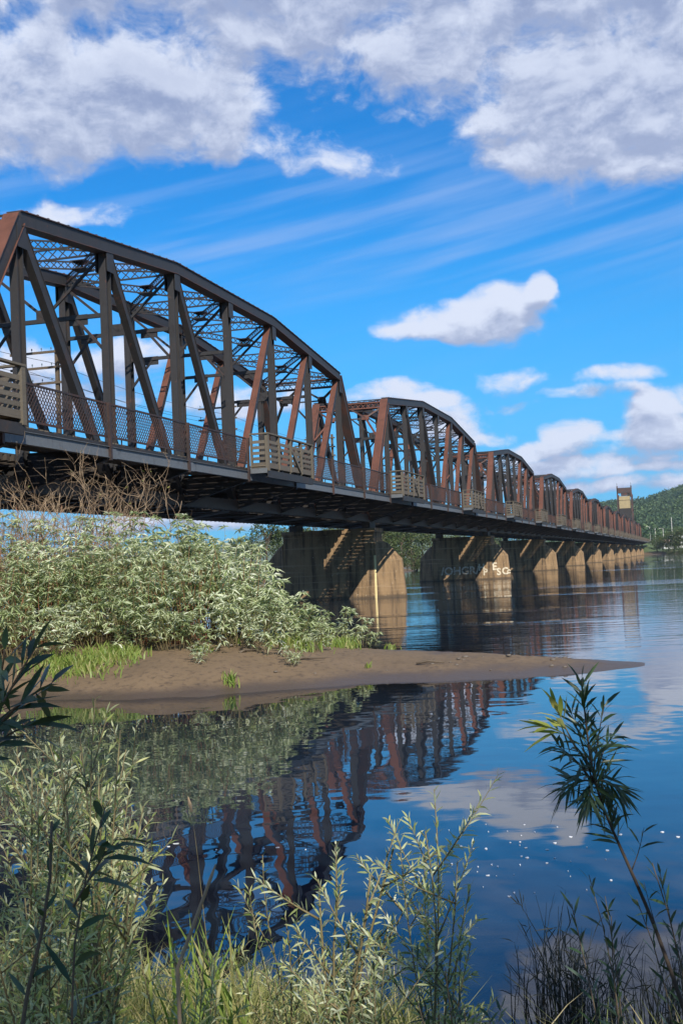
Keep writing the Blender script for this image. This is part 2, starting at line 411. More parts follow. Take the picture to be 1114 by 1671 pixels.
def height(X, Y):
    X = np.asarray(X, float); Y = np.asarray(Y, float)
    a = sdist(X, Y, LAND_A); a = a + .12*wob(X, Y, 1.6)*np.clip((Y-14)/8, .3, 1)
    near = 1-sm(Y, 14, 22)
    za = near*(1.35*(1-np.exp(-np.maximum(a, 0)/5.0))) + (1-near)*((.40+.62*sm(-X, -1.5, 3.5))*(1-np.exp(-np.maximum(a, 0)/2.6)) + 1.6*sm(-X-.25*Y, 2, 22)*sm(a, 1, 12))
    za = za + (.05*wob(X, Y, 1.9)+.028*wob(Y, X, 5.0))*sm(a, 0, 1.5)
    b = sdist(X, Y, LAND_B) + 3*wob(X, Y, .05)
    zb = 3.2*(1-np.exp(-np.maximum(b, 0)/14.0)) + .5*wob(X, Y, .07)*sm(b, 5, 40)
    D = np.hypot(X, Y); A = np.degrees(np.arctan2(X, Y))
    # forested hill across the river on the right
    prof = np.interp(A, [-40, 6, 9, 11, 12.2, 13.2, 14.0, 15.6, 18, 24, 40, 70], [0, 0, 14, 54, 62, 60, 63, 78, 96, 116, 110, 60])
    zb = zb + prof*sm(D, 850, 2000)*(1+.05*wob(X, Y, .006)) + prof*.5*sm(D, 2000, 3200)
    # far blue ridge on the left
    prof2 = np.interp(A, [-60, -30, -14, -9, -7, -5, -2.2, 1, 4, 7, 10], [150, 120, 70, 62, 70, 90, 122, 140, 120, 60, 0])
    zb = zb + prof2*sm(D, 3600, 4800)*(1+.05*wob(X, Y, .004))
    sb = X*AX.x+Y*AX.y-S0; db = X*NN.x+Y*NN.y-DT
    zb = np.maximum(zb, 7.0*(1-sm(np.abs(db-2), 4, 17))*sm(sb, 706, 728)*(1-.0*db))
    zw = np.maximum(-.10*np.maximum(-a, 0), -2.8)
    zw2 = np.maximum(-.12*np.maximum(-b, 0), -2.8)
    return np.where(a > 0, za, np.where(b > 0, zb, np.maximum(zw, zw2)))
def hz(x, y): return float(height(np.array([x]), np.array([y]))[0])

ang = np.concatenate([np.linspace(-180, -48, 26)[:-1], np.linspace(-48, -22, 40)[:-1], np.linspace(-22, 22, 300)[:-1], np.linspace(22, 48, 40)[:-1], np.linspace(48, 180, 26)[:-1]])
def rings(r0, r1, g):
    r = [r0]
    while r[-1] < r1: r.append(r[-1]*g + .02)
    return np.array(r)
def polar(rr):
    A, Rr = np.meshgrid(np.radians(ang), rr)
    X, Y = Rr*np.sin(A), Rr*np.cos(A)
    n, k = len(rr), len(ang)
    i = np.arange((n-1)*k).reshape(n-1, k)
    j = np.roll(i, -1, 1)
    F = np.stack([i, j, j+k, i+k], -1).reshape(-1, 4)
    return X.ravel(), Y.ravel(), F

def ground_material():
    m, T = material('ground')
    g = T.add('ShaderNodeNewGeometry'); P = g.outputs['Position']
    s = T.add('ShaderNodeSeparateXYZ', {0: P}); z = s.outputs[2]
    n1 = T.noise(P, .8, 6, .6); n2 = T.noise(P, 6.0, 6, .65); n3 = T.noise(P, .02, 5, .6)
    mud = T.mix(n1, (.105, .070, .036), (.205, .138, .076))
    mud = T.mix(T.ss(n2, .48, .72), mud, (.065, .042, .025))
    n5 = T.noise(P, 34.0, 3, .6)
    mud = T.mix(T.math('MULTIPLY', T.ss(n5, .62, .72), .6), mud, (.06, .042, .03))     # pebbles and crumbs
    wet = T.math('SUBTRACT', 1.0, T.ss(T.math('ADD', z, T.math('MULTIPLY_ADD', n1, .20, -.10)), .05, .24))
    mud = T.mix(wet, mud, (.075, .052, .034))
    litter = T.mix(n2, (.06, .055, .02), (.17, .14, .06))
    far = T.mix(n3, (.05, .085, .025), (.12, .15, .05))
    yy = s.outputs[1]
    near = T.math('SUBTRACT', 1.0, T.ss(yy, 10.0, 16.0))
    col = T.mix(T.math('MULTIPLY', near, T.ss(z, .1, .4)), mud, litter)
    farm = T.math('MULTIPLY', T.ss(T.vmath('LENGTH', P), 90.0, 150.0), T.ss(z, .8, 2.0))
    col = T.mix(farm, col, far)
    rough = T.math('MULTIPLY_ADD', wet, -.45, .92)
    h = T.math('ADD', T.math('MULTIPLY', n2, .5), T.math('MULTIPLY', n5, .25))
    finish(T, principled(T, col, rough, bump(T, h, .8, .05)))
    return m
M['ground'] = ground_material()
X, Y, F = polar(rings(.6, 9500, 1.026))
gr = mesh_np('ground', np.c_[X, Y, height(X, Y)], F, ['ground'], smooth=True)
tag(gr, 'brown mud and earth of the river banks and sandbar', 'ground', kind='structure')

def water_material():
    m, T = material('river_water')
    g = T.add('ShaderNodeNewGeometry'); P = g.outputs['Position']
    s = T.add('ShaderNodeSeparateXYZ', {0: P}); x, y = s.outputs[0], s.outputs[1]
    dep = T.add('ShaderNodeAttribute', attribute_name='depth').outputs['Fac']
    # the cove is nearly still, the open river beyond the sandbar is rippled by its current
    cove = T.math('SUBTRACT', 1.0, T.ss(T.math('ADD', y, T.math('MULTIPLY', x, .35)), 27.0, 40.0))
    patch = T.noise(T.vmath('MULTIPLY', P, (.035, .05, 0)), 1.0, 4, .6)
    sw = T.noise(T.vmath('MULTIPLY', P, (1.0, .75, 0)), 1.0, 2, .45)
    rip = T.noise(T.vmath('MULTIPLY', P, (1.3, 3.4, 0)), 1.0, 3, .55)
    flow = T.noise(T.vmath('MULTIPLY', P, (.22, .95, 0)), 1.0, 4, .55)
    fine = T.math('MULTIPLY', rip, T.ss(patch, .38, .68))
    bands = T.ss(T.noise(T.vmath('MULTIPLY', P, (.016, .075, 0)), 1.0, 3, .5), .53, .64)
    h_open = T.math('ADD', T.math('MULTIPLY', flow, T.math('MULTIPLY_ADD', bands, .050, .015)), T.math('MULTIPLY', fine, T.math('MULTIPLY_ADD', bands, .016, .0035)))
    h_cove = T.math('ADD', T.math('MULTIPLY', sw, .0080), T.math('MULTIPLY', fine, .0014))
    h = T.add('ShaderNodeMix', {0: cove, 2: h_open, 3: h_cove}).outputs[0]
    nrm = bump(T, h, 1.0, 1.0)
    fr = T.add('ShaderNodeFresnel', {'IOR': 1.42, 'Normal': nrm}).outputs[0]
    gl = T.add('ShaderNodeBsdfGlossy', {'Color': (1, 1, 1, 1), 'Roughness': .012, 'Normal': nrm}).outputs[0]
    body = T.add('ShaderNodeBsdfDiffuse', {'Color': (.012, .02, .032, 1)}).outputs[0]
    tr = T.add('ShaderNodeBsdfTransparent', {'Color': (.80, .68, .50, 1)}).outputs[0]
    op = T.math('SUBTRACT', 1.0, T.math('POWER', 2.718, T.math('MULTIPLY', dep, -5.5)))
    bd = T.add('ShaderNodeMixShader', {0: op, 1: tr, 2: body}).outputs[0]
    finish(T, T.add('ShaderNodeMixShader', {0: fr, 1: bd, 2: gl}).outputs[0])
    return m
M['water'] = water_material()
X, Y, F = polar(rings(3.0, 9000, 1.03))
wt = mesh_np('river', np.c_[X, Y, np.zeros_like(X)], F, ['water'])
at_ = wt.data.attributes.new('depth', 'FLOAT', 'POINT'); at_.data.foreach_set('value', np.clip(-height(X, Y), 0, 5).astype(np.float32))
tag(wt, 'calm blue river water with a still cove before the sandbar', 'river', kind='structure')

# ------------------------------------------------------------------ the railway bridge
PW, WT = 7.5, 6.0                    # panel length, distance between the trusses
ZB, HIP, MID, SIX = 5.45, 16.44, 17.85, 6.25
def jx(i): return {0: .45, 8: 59.55}.get(i, PW*i)
def uz(i): return {1: HIP, 7: HIP, 2: (HIP+MID)/2, 6: (HIP+MID)/2}.get(i, MID)
def LJ(i, y): return Vector((jx(i), y, SIX))
def UJ(i, y): return Vector((jx(i), y, uz(i)))
LENGTHS = 12
ORD = ['nearest', 'second', 'third', 'fourth', 'fifth', 'sixth', 'seventh', 'eighth', 'ninth', 'tenth', 'eleventh', 'twelfth']

def chord(mb, pts, y, w, h, m=(0, 0)):
    """mitred box girder through pts (in the truss plane), with a wider cover plate on top and lips below"""
    n = len(pts)
    def ring(i, hw, lo, hi):
        p = pts[i]; d0 = (pts[i]-pts[i-1]).normalized() if i else (pts[1]-pts[0]).normalized()
        d1 = (pts[i+1]-pts[i]).normalized() if i < n-1 else d0
        t = (d0+d1).normalized(); up = Vector((-t.z, 0, t.x)); k = 1/max(.5, t.dot(d1))
        return [(p.x+up.x*k*e, y+s_*hw, p.z+up.z*k*e) for e, s_ in ((lo, -1), (lo, 1), (hi, 1), (hi, -1))]
    for hw, lo, hi, mm in ((w/2, -h/2+.02, h/2-.02, m[0]), (w/2+.07, h/2-.02, h/2+.02, m[1]), (w/2+.06, -h/2-.015, -h/2+.02, m[1])):
        vs = []; fs = []
        for i in range(n): vs += ring(i, hw, lo, hi)
        for i in range(n-1):
            a = 4*i
            for j in range(4): fs.append((a+j, a+4+j, a+4+(j+1) % 4, a+(j+1) % 4))
        fs += [(0, 1, 2, 3), (4*n-1, 4*n-2, 4*n-3, 4*n-4)]
        mb.poly(vs, fs, mm)

def make_span():
    root = thing('truss_span', '', 'bridge span', bp(0, 0, ZB), BROT, 'steel truss spans of the railway bridge')
    def mb(): return MB(ZB)
    for sgn, y in ((-1, 0.0), (1, WT)):
        b = mb(); chord(b, [UJ(1, y), UJ(3, y), UJ(5, y), UJ(7, y)], y, .52, .56, (0, 1))
        for i in range(1, 8):          # gusset plates and top rivet battens
            for s_ in (-1, 1):
                p = UJ(i, y); yy = y + s_*.275
                b.box((p.x-.33, yy-.012, p.z-1.15), (p.x+.33, yy+.012, p.z-.26), 0)
        for i in range(1, 7):
            p, q = UJ(i, y), UJ(i+1, y)
            for k in range(9):
                c = p.lerp(q, (k+.5)/9); d = (q-p).normalized()
                b.beam(c-d*.06, c+d*.06, .66, .03, (0, 0, 1), 1, (0, .315))
        b.build('top_chord', ['steel', 'rusty'], root)
        for a, c in ((0, 1), (8, 7)):
            b = mb(); chord(b, [LJ(a, y), UJ(c, y)] if a == 0 else [UJ(c, y), LJ(a, y)], y, .52, .56, (0, 1))
            b.build('end_post', ['steel', 'rusty'], root)
        for i in range(1, 8):
            b = mb(); b.hsec(LJ(i, y), UJ(i, y)-Vector((0, 0, .3)), .34, .44, (1, 0, 0))
            b.build('vertical_post', 'steel', root)
        for a, c in ((1, 2), (2, 3), (3, 4), (7, 6), (6, 5), (5, 4)):
            b = mb(); d = (LJ(c, y)-UJ(a, y)).normalized()
            p, q = UJ(a, y)+d*.35, LJ(c, y)-d*.2
            b.beam(p, q, .34, .40 if a in (1, 7) else .33, (0, 0, 1))
            up = Vector((0, 0, 1))
            b.beam(p, q, .40, .025, (0, 0, 1), 1, (0, (.40 if a in (1, 7) else .33)/2+.012))
            b.build('diagonal', ['steel', 'rusty'] if a > 4 else ['steel', 'steel'], root)
        b = mb()
        for s_ in (-.2, .2): b.beam((jx(0)-.2, y+s_, SIX), (jx(8)+.2, y+s_, SIX), .05, .56)
        for k in range(75):
            x0 = .5+k*.786
            b.beam((x0, y-.2, SIX-.3), (x0+.7, y+.2, SIX-.3), .09, .02); b.beam((x0, y+.2, SIX+.3), (x0+.7, y-.2, SIX+.3), .09, .02)
        for i in (0, 8): b.box((jx(i)-.45, y-.32, ZB+.02), (jx(i)+.45, y+.32, SIX-.30))
        b.build('bottom_chord', 'dark', root)
    # cross bracing between the two trusses
    for i in range(1, 8):
        b = mb(); zt = uz(i)
        b.laced((jx(i), .27, zt-.05), (jx(i), WT-.27, zt-.05), .46, (0, 0, 1), .08)
        b.build('top_strut', 'steel', root)
    for i in range(2, 7):
        b = mb(); zt = uz(i)-.35; zl = uz(i)-3.0; x = jx(i); ym = WT/2
        b.beam((x, .18, zl), (x, WT-.18, zl), .16, .18)
        for s_ in (0, WT):
            e = .2 if s_ == 0 else WT-.2
            b.beam((x, e, zt-.1), (x, ym, zl+.15), .10, .12); b.beam((x, e, zl-1.5), (x, s_+(1.5 if s_ == 0 else -1.5), zl), .10, .12)
            b.box((x-.02, s_+(.9 if s_ == 0 else -1.8), zl-.35), (x+.02, s_+(1.8 if s_ == 0 else -.9), zl+.12))
        b.box((x-.03, ym-.4, zl-.05), (x+.03, ym+.4, zl+.5))
        b.build('sway_frame', 'steel', root)
    for i in range(1, 7):
        b = mb()
        b.laced((jx(i)+.2, .3, uz(i)-.02), (jx(i+1)-.2, WT-.3, uz(i+1)-.02), .34, (0, 0, 1), .07)
        b.laced((jx(i)+.2, WT-.3, uz(i)-.02), (jx(i+1)-.2, .3, uz(i+1)-.02), .34, (0, 0, 1), .07)
        xm, zm = (jx(i)+jx(i+1))/2, (uz(i)+uz(i+1))/2
        b.box((xm-.45, WT/2-.4, zm-.24), (xm+.45, WT/2+.4, zm-.20)); b.box((xm-.45, WT/2-.4, zm+.14), (xm+.45, WT/2+.4, zm+.18))
        b.build('lateral_brace', 'steel', root)
    for a, c in ((0, 1), (8, 7)):
        b = mb(); d = (LJ(a, 0)-UJ(c, 0)).normalized()
        def pp(y, t): return UJ(c, 0)+d*t+Vector((0, y, 0))
        up = Vector((1, 0, 0)) if a == 0 else Vector((-1, 0, 0))
        e0, e1 = .27, WT-.27
        b.laced(pp(e0, .42), pp(e1, .42), .6, d, .12, 12, 0, .16)
        for y in (1.5, WT-1.5):
            s_ = 1 if y < 3 else -1
            b.beam(pp(y, 1.75), pp(e0 if s_ > 0 else e1, .75), .14, .2, up); b.beam(pp(y, 1.75), pp(WT/2-s_*.2, .75), .14, .2, up)
            b.beam(pp(y, 1.75), pp(e0 if s_ > 0 else e1, 3.9), .14, .24, up)
            b.beam(pp(y-.3, 1.75), pp(y+.3, 1.75), .16, .5, d)
        b.beam(pp(1.5, 1.8), pp(WT-1.5, 1.8), .1, .12, up)
        b.build('portal_brace', 'rusty' if a == 0 else 'steel', root)
    # floor
    for i in range(9):
        b = mb(); x = jx(i)
        b.box((x-.02, .22, 6.02), (x+.02, WT-.22, 7.0))
        for z in (6.0, 7.0): b.box((x-.2, .22, z-.025), (x+.2, WT-.22, z+.025))
        # cantilever bracket under the walkway
        b.poly([(x-.015, -.22, 6.05), (x-.015, -3.5, 7.02), (x-.015, -3.5, 7.42), (x-.015, -.22, 7.42), (x+.015, -.22, 6.05), (x+.015, -3.5, 7.02), (x+.015, -3.5, 7.42), (x+.015, -.22, 7.42)],
               [(0,1,2,3), (7,6,5,4), (0,4,5,1), (1,5,6,2), (2,6,7,3), (3,7,4,0)])
        b.beam((x, -.22, 6.04), (x, -3.5, 7.0), .26, .03); b.box((x-.13, -3.5, 7.422), (x+.13, -.22, 7.447))
        b.build('floor_beam', 'dark', root)
    b = mb()
    for y in (1.4, 2.25, 3.75, 4.6):
        b.box((.5, y-.015, 7.0-.42), (59.5, y+.015, 7.18))
        for z in (6.6, 7.18): b.box((.5, y-.13, z-.02), (59.5, y+.13, z+.02))
    b.build('stringers', 'dark', root)
    b = mb()
    for i in range(8):
        b.beam((jx(i)+.2, .3, 5.98), (jx(i+1)-.2, WT-.3, 5.98), .16, .09, (0, 0, 1)); b.beam((jx(i)+.2, WT-.3, 6.08), (jx(i+1)-.2, .3, 6.08), .16, .09, (0, 0, 1))
    b.build('bottom_lateral', 'dark', root)
    b = mb()
    for k in range(118): b.box((.35+k*.505, .34, 7.205), (.35+k*.505+.24, WT-.34, 7.43))
    for yy in (.50, .66, WT-.66, WT-.50): b.box((.1, yy-.07, 7.44), (59.9, yy+.07, 7.49))  # footwalk planks on the ties, added to narrow the sunlit slit on the piers
    b.build('railway_ties', 'tie', root)
    for y in (2.28, 3.72):
        b = mb(); b.box((.1, y-.065, 7.435), (59.9, y+.065, 7.455)); b.box((.1, y-.012, 7.455), (59.9, y+.012, 7.57)); b.box((.1, y-.035, 7.57), (59.9, y+.035, 7.61))
        b.build('track_rail', 'rail', root)
    return root

WY = -3.56     # outer edge of the walkway
def mesh_panel(b, x0, x1, z0, z1, pitch=.19):
    """expanded diamond mesh of thin crossing bars"""
    H = z1-z0; run = H*.85
    for s_ in (0, 1):
        x = x0-run
        while x < x1:
            t0, t1 = max(0, (x0-x)/run), min(1, (x1-x)/run)
            if t1-t0 > .02:
                za, zb = z0+H*t0, z0+H*t1
                if s_: za, zb = z1-H*t0, z1-H*t1
                b.beam((x+run*t0, WY+.03+.012*s_, za), (x+run*t1, WY+.03+.012*s_, zb), .012, .036, (0, 0, 1))
            x += pitch
def make_walkway(bays=(3, 7), n=8):
    root = thing('walkway_section', '', 'walkway', bp(0, 0, 7.07), BROT, 'railed walkway sections along the bridge')
    def mb(): return MB(7.07)
    L = n*PW
    for i in range(n):
        b = mb(); x0, x1 = PW*i+.09, PW*(i+1)-.02
        b.box((x0, WY-.01, 7.09), (x1, WY+.01, 7.47)); b.box((x0, WY-.07, 7.07), (x1, WY+.12, 7.09)); b.box((x0, WY-.07, 7.47), (x1, WY+.12, 7.49))
        b.poly([(x0, WY-.075, 7.05), (x0+.42, WY-.075, 7.05), (x0+.42, WY-.06, 7.42), (x0, WY-.06, 7.42), (x0, WY-.02, 7.05), (x0+.42, WY-.02, 7.05), (x0+.42, WY-.02, 7.42), (x0, WY-.02, 7.42)],
               [(3,2,1,0), (4,5,6,7), (0,1,5,4), (1,2,6,5), (2,3,7,6), (3,0,4,7)])
        b.build('fascia_beam', 'blue', root)
    b = mb()
    for y in (-.75, -1.65, -2.6): b.box((.02, y-.06, 7.45), (L-.02, y+.06, 7.62))
    b.box((.02, WY+.02, 7.492), (L-.02, WY+.14, 7.622))
    b.build('walkway_stringer', 'dark', root)
    b = mb(); x = .02; r = random.Random(3)
    while x < L-.24:
        b.box((x, -3.45+r.uniform(-.03, .03), 7.624), (x+.235, -.30, 7.68)); x += .33
    b.build('walkway_deck', 'plank', root)
    for i in range(n):
        b = mb(); x = PW*i+.03
        b.box((x-.075, WY-.11, 6.98), (x+.075, WY-.095, 9.12)); b.box((x-.075, WY-.095, 6.98), (x-.06, WY-.0, 9.12))
        b.build('railing_post', 'rail', root)
        if i in bays: continue
        b = mb()
        b.box((x, WY+.0, 9.06), (x+PW-.08, WY+.06, 9.13)); b.box((x, WY+.0, 7.82), (x+PW-.08, WY+.05, 7.90))
        for k in range(1, 6): b.box((x+k*1.25-.02, WY+.06, 7.63), (x+k*1.25+.02, WY+.10, 7.9))
        b.build('hand_rail', 'rail', root)
        b = mb(); mesh_panel(b, x+.05, x+PW-.05, 7.9, 9.06)
        b.build('mesh_panel', 'rail', root)
    return root

def make_bay():
    """timber refuge bay standing out from the walkway, one panel long"""
    root = thing('refuge_bay', '', 'refuge bay', bp(0, 0, 7.2), BROT, 'timber refuge bays on the walkway')
    def mb(): return MB(7.2)
    yo = WY-.98; r = random.Random(8)
    for x in (.05, 2.5, 5.0, 7.4):
        b = mb(); b.box((x, yo+.05, 7.5), (x+.12, -2.3, 7.62)); b.build('platform_joist', 'dark', root)
    for x in (.0, 7.42):
        b = mb(); b.box((x, yo, 7.36), (x+.10, WY-.12, 7.60)); b.build('bay_bracket', 'blue', root)
    b = mb(); b.box((.0, yo-.05, 7.14), (7.52, yo-.02, 7.50)); b.box((0, yo-.02, 7.14), (7.52, yo+.1, 7.17)); b.build('platform_edge', 'dark', root)
    b = mb(); x = .03
    while x < 7.4: b.box((x, yo, 7.69), (x+.22, WY+.05, 7.74)); x += .26
    b.build('platform_deck', 'plank', root)
    ht = 9.28
    for k, x in enumerate((0.0, 1.72, 3.62, 5.45, 7.36)):
        b = mb(); wd = .22 if k in (0, 4) else .15
        b.box((x, yo-.10, 7.45 if k in (0, 4) else 7.58), (x+wd, yo-.06+.02, ht-.02)); b.box((x+.02, yo-.035, 7.5), (x+wd-.02, yo+.07, ht-.03))
        b.build('timber_post', 'wood', root)
    for x in (.06, 7.34):
        b = mb(); b.box((x, WY-.22, 7.4), (x+.14, WY-.12, ht-.06)); b.build('timber_post', 'wood', root)
    b = mb()
    b.box((-.05, yo-.12, ht-.02), (7.6, yo+.08, ht+.05))
    b.box((0, yo+.08, ht-.02), (.18, WY-.1, ht+.05)); b.box((7.36, yo+.08, ht-.02), (7.54, WY-.1, ht+.05))
    b.build('cap_rail', 'wood', root)
    b = mb()
    for z, hh in ((7.62, .26), (8.0, .15), (8.27, .15), (8.54, .15), (8.82, .15)):
        for x0, x1 in ((.24, 3.6), (3.63, 7.34)):
            dz = r.uniform(-.015, .015); b.box((x0, yo-.03, z+dz), (x1, yo+.012, z+hh+dz))
        b.box((.07, yo+.08, z), (.11, WY-.23, z+hh)); b.box((7.44, yo+.08, z), (7.48, WY-.23, z+hh))
    b.build('rail_board', 'board', root)
    b = mb(); b.beam((3.75, yo-.085, 8.75), (5.3, yo-.085, 7.68), .05, .16); b.build('diagonal_brace', 'wood', root)
    return root

def text_mesh(txt, size, parent, M4, mat, bold=.0):
    cu = bpy.data.curves.new('t', 'FONT'); cu.body = txt; cu.size = size; cu.extrude = .006; cu.offset = bold; cu.resolution_u = 3
    o = bpy.data.objects.new('t', cu); C.objects.link(o)
    bpy.context.view_layer.update()
    me = bpy.data.meshes.new_from_object(o.evaluated_get(bpy.context.evaluated_depsgraph_get()))
    bpy.data.objects.remove(o); bpy.data.curves.remove(cu)
    me.name = 'graffiti'; me.materials.clear(); me.materials.append(M[mat])
    g = bpy.data.objects.new('graffiti', me); C.objects.link(g); g.parent = parent; g.matrix_local = M4
    return g

PC0, PCT, PY0, PY1, TIP = 1.55, 1.30, -.75, WT+.75, -2.84
def make_pier():
    root = thing('bridge_pier', '', 'bridge pier', bp(0, 0, 0), BROT, 'concrete piers of the railway bridge')
    zb = -3.0
    def lay(z, c, y0, y1): return [(-c, y0, z), (c, y0, z), (c, y1, z), (-c, y1, z)]
    b = MB()
    b.poly(lay(zb, PC0+.14, PY0, PY1)+lay(ZB-.35, PCT, PY0+.05, PY1-.05), [(3,2,1,0), (4,5,6,7), (0,1,5,4), (1,2,6,5), (2,3,7,6), (3,0,4,7)])
    b.build('shaft', 'concrete', root)
    b = MB(); b.poly(lay(ZB-.35, PCT+.1, PY0-.05, PY1+.05)+lay(ZB, PCT+.1, PY0-.05, PY1+.05), [(3,2,1,0), (4,5,6,7), (0,1,5,4), (1,2,6,5), (2,3,7,6), (3,0,4,7)])
    b.build('coping', 'concrete', root)
    for s_ in (-1, 1):      # pointed cutwaters, upstream and downstream, with a sloping cap
        ye = PY0 if s_ < 0 else PY1; q = WT/2
        def yy(t): return ye + s_*t
        cz = lambda z: PC0+.14 + (PCT-PC0-.14)*(z-zb)/(ZB-.35-zb)
        tip0, tip1, zt, zk = 2.13+.12, 1.82, 2.95, 4.45
        vs = [(-cz(zb), yy(0), zb), (cz(zb), yy(0), zb), (0.28, yy(tip0+.05), zb), (-.28, yy(tip0+.05), zb),
              (-cz(zt), yy(0), zt), (cz(zt), yy(0), zt), (.22, yy(tip1), zt), (-.22, yy(tip1), zt),
              (-cz(zk)+.02, yy(.02), zk), (cz(zk)-.02, yy(.02), zk), (.18, yy(.75), zk-.25), (-.18, yy(.75), zk-.25)]
        fs = [(0,3,7,4), (3,2,6,7), (2,1,5,6), (4,7,11,8), (7,6,10,11), (6,5,9,10), (8,11,10,9), (0,1,2,3), (0,4,8,9,5,1)]
        if s_ > 0: fs = [f[::-1] for f in fs]
        b.poly([], []); c = MB(); c.poly(vs, fs); c.build('cutwater', 'concrete', root)
    return root

# piers
pier0 = make_pier()
GFX = None
for k in range(1, LENGTHS+1):
    p = pier0 if k == 1 else copy_tree(pier0)
    p.location = bp(60*k, 0, 0)
    lab = {1: 'nearest concrete bridge pier with a yellowed vertical stripe at its corner', 2: 'second concrete bridge pier with white graffiti letters near the waterline'}.get(
        k, '%s concrete bridge pier counted from the sandbar, plain brown' % ORD[k-1] if k < 12 else 'twelfth concrete bridge pier, last one, at the far bank')
    p['label'] = lab
piers = [o for o in C.objects if o.name.startswith('bridge_pier')]
# yellowed gauge stripe on the first pier's corner
b = MB(); b.poly([(-PC0-.10, PY0-.03, -.5), (-PC0-.04, PY0-.12, -.5), (-1.41, PY0-.12, 3.35), (-1.47, PY0-.03, 3.35)], [(0, 1, 2, 3), (3, 2, 1, 0)])
b = MB()
cz = lambda z: PC0+.14 + (PCT-PC0-.14)*(z+3)/(ZB-.35+3)
b.poly([(-cz(z)-.012+dx, PY0+y, z) for z in (-.4, 3.3) for (y, dx) in ((.09, 0), (.0, -.004), (-.07, .045))] , [(0,1,4,3), (1,2,5,4)])
b.build('painted_stripe', 'stripe', piers[0])
# graffiti on the second pier: on the long side and across the cutwater
def frame(o_, xd, zd):
    xd = xd.normalized(); n_ = xd.cross(zd).normalized(); zd = n_.cross(xd).normalized()
    return Matrix(((xd.x, zd.x, n_.x, o_.x), (xd.y, zd.y, n_.y, o_.y), (xd.z, zd.z, n_.z, o_.z), (0, 0, 0, 1)))
tilt = (PCT-PC0-.14)/(ZB-.35+3)
nrm_long = Vector((-1, 0, tilt)).normalized()
def onlong(y, z): return Vector((-cz(z), y, z)) + nrm_long*.012
for txt, y, z, size in (('/OHGR/', 5.7, .75, 1.38), ('H', 1.0, 1.15, 1.15), ('P', .42, .55, 1.15)):
    text_mesh(txt, size, piers[1], frame(onlong(y, z), Vector((0, -1, 0)), Vector((-tilt, 0, 1))), 'paint_pale' if txt[0] == '/' else 'paint_white', .03)
p0, p1 = Vector((-cz(0), PY0, 0)), Vector((-.26, PY0-2.2, 0)); ed = (p1-p0).normalized(); q0, q1 = Vector((-cz(2.95), PY0, 2.95)), Vector((-.22, PY0-1.82, 2.95))
nn_ = ed.cross((q0+q1)/2-(p0+p1)/2).normalized()
updir = nn_.cross(ed)
def onnose(t, z):
    a, c = p0.lerp(q0, z/2.95), p1.lerp(q1, z/2.95); return a.lerp(c, t) + nn_*.012
for txt, t, z, size in (('E', .0, 1.15, 1.3), ('S', .24, .5, 1.2), ('C', .52, .55, 1.2), ('C', .80, .65, .62)):
    text_mesh(txt, size, piers[1], frame(onnose(t, z), ed, updir), 'paint_white', .045)

# spans, walkways, refuge bays
span0 = make_span(); walk0 = make_walkway(); bay0 = make_bay()
nth_bay = 0
def bay_at(x, label):
    global nth_bay
    o = bay0 if nth_bay == 0 else copy_tree(bay0)
    nth_bay += 1; o.location = bp(x, 0, 7.2); o['label'] = label
bay_at(-PW-.3, 'weathered timber refuge bay cut by the left edge of the photo, near the abutment')
for k in range(LENGTHS):
    s_ = span0 if k == 0 else copy_tree(span0)
    s_.location = bp(60*k, 0, ZB)
    s_['label'] = {0: 'nearest and largest dark steel truss span of the railway bridge', 9: 'tenth truss span counted from the camera, its far end under the lift tower',
                   11: 'farthest tiny truss span where the bridge meets the far bank'}.get(k, '%s steel truss span counted from the camera, rusty end posts facing us' % ORD[k])
    w_ = walk0 if k == 0 else copy_tree(walk0)
    w_.location = bp(60*k, 0, 7.07)
    w_['label'] = 'walkway with diamond mesh railing along the nearest truss span' if k == 0 else 'mesh railed walkway along the %s truss span from the camera' % ORD[k]
    bay_at(60*k+3*PW+.1, 'weathered timber refuge bay at the middle of the %s span' % ORD[k])
    bay_at(60*k+7*PW-.03, 'weathered timber refuge bay at the far end of the %s span' % ORD[k])
# short approach walkway and girder at the near end (just outside the frame, carries the first bay)
ap = thing('approach_girder', 'dark plate girder approach behind the dead shrubs at the left edge', 'girder', bp(-15.2, 0, ZB), BROT)
b = MB(ZB)
for y in (.6, WT-.6):
    b.box((.2, y-.02, 5.95), (15, y+.02, 7.15)); b.box((.2, y-.2, 5.9), (15, y+.2, 5.95)); b.box((.2, y-.2, 7.15), (15, y+.2, 7.2))
b.build('girder_web', 'dark', ap)
b = MB(ZB)
for k in range(3):
    x = .4+7.1*k; b.box((x-.02, -3.5, 6.9), (x+.02, .6, 7.4))
b.build('bracket', 'dark', ap)
b = MB(ZB)
for k in range(28): b.box((.3+k*.53, .5, 7.21), (.55+k*.53, WT-.5, 7.43))
b.build('railway_ties', 'tie', ap)
b = MB(ZB)
for k in range(54): b.box((.1+k*.275, -3.45, 7.45), (.33+k*.275, -.42, 7.52))
b.box((0, WY, 7.07), (15, WY+.04, 7.46)); b.build('walkway_deck', 'plank', ap)
ab = MB(1.0); ab.box((-17.5, -3.8, 1.0), (-15.3, WT+3.8, 7.2)); ab.box((-1.4, -1.0, .5), (1.2, WT+1.0, 5.44))
abo = ab.build('bridge_abutment', 'concrete'); abo.location = bp(0, 0, 1.0); abo.rotation_euler = (0, 0, BROT)
tag(abo, 'concrete abutment under the near end of the bridge, hidden behind shrubs', 'abutment')

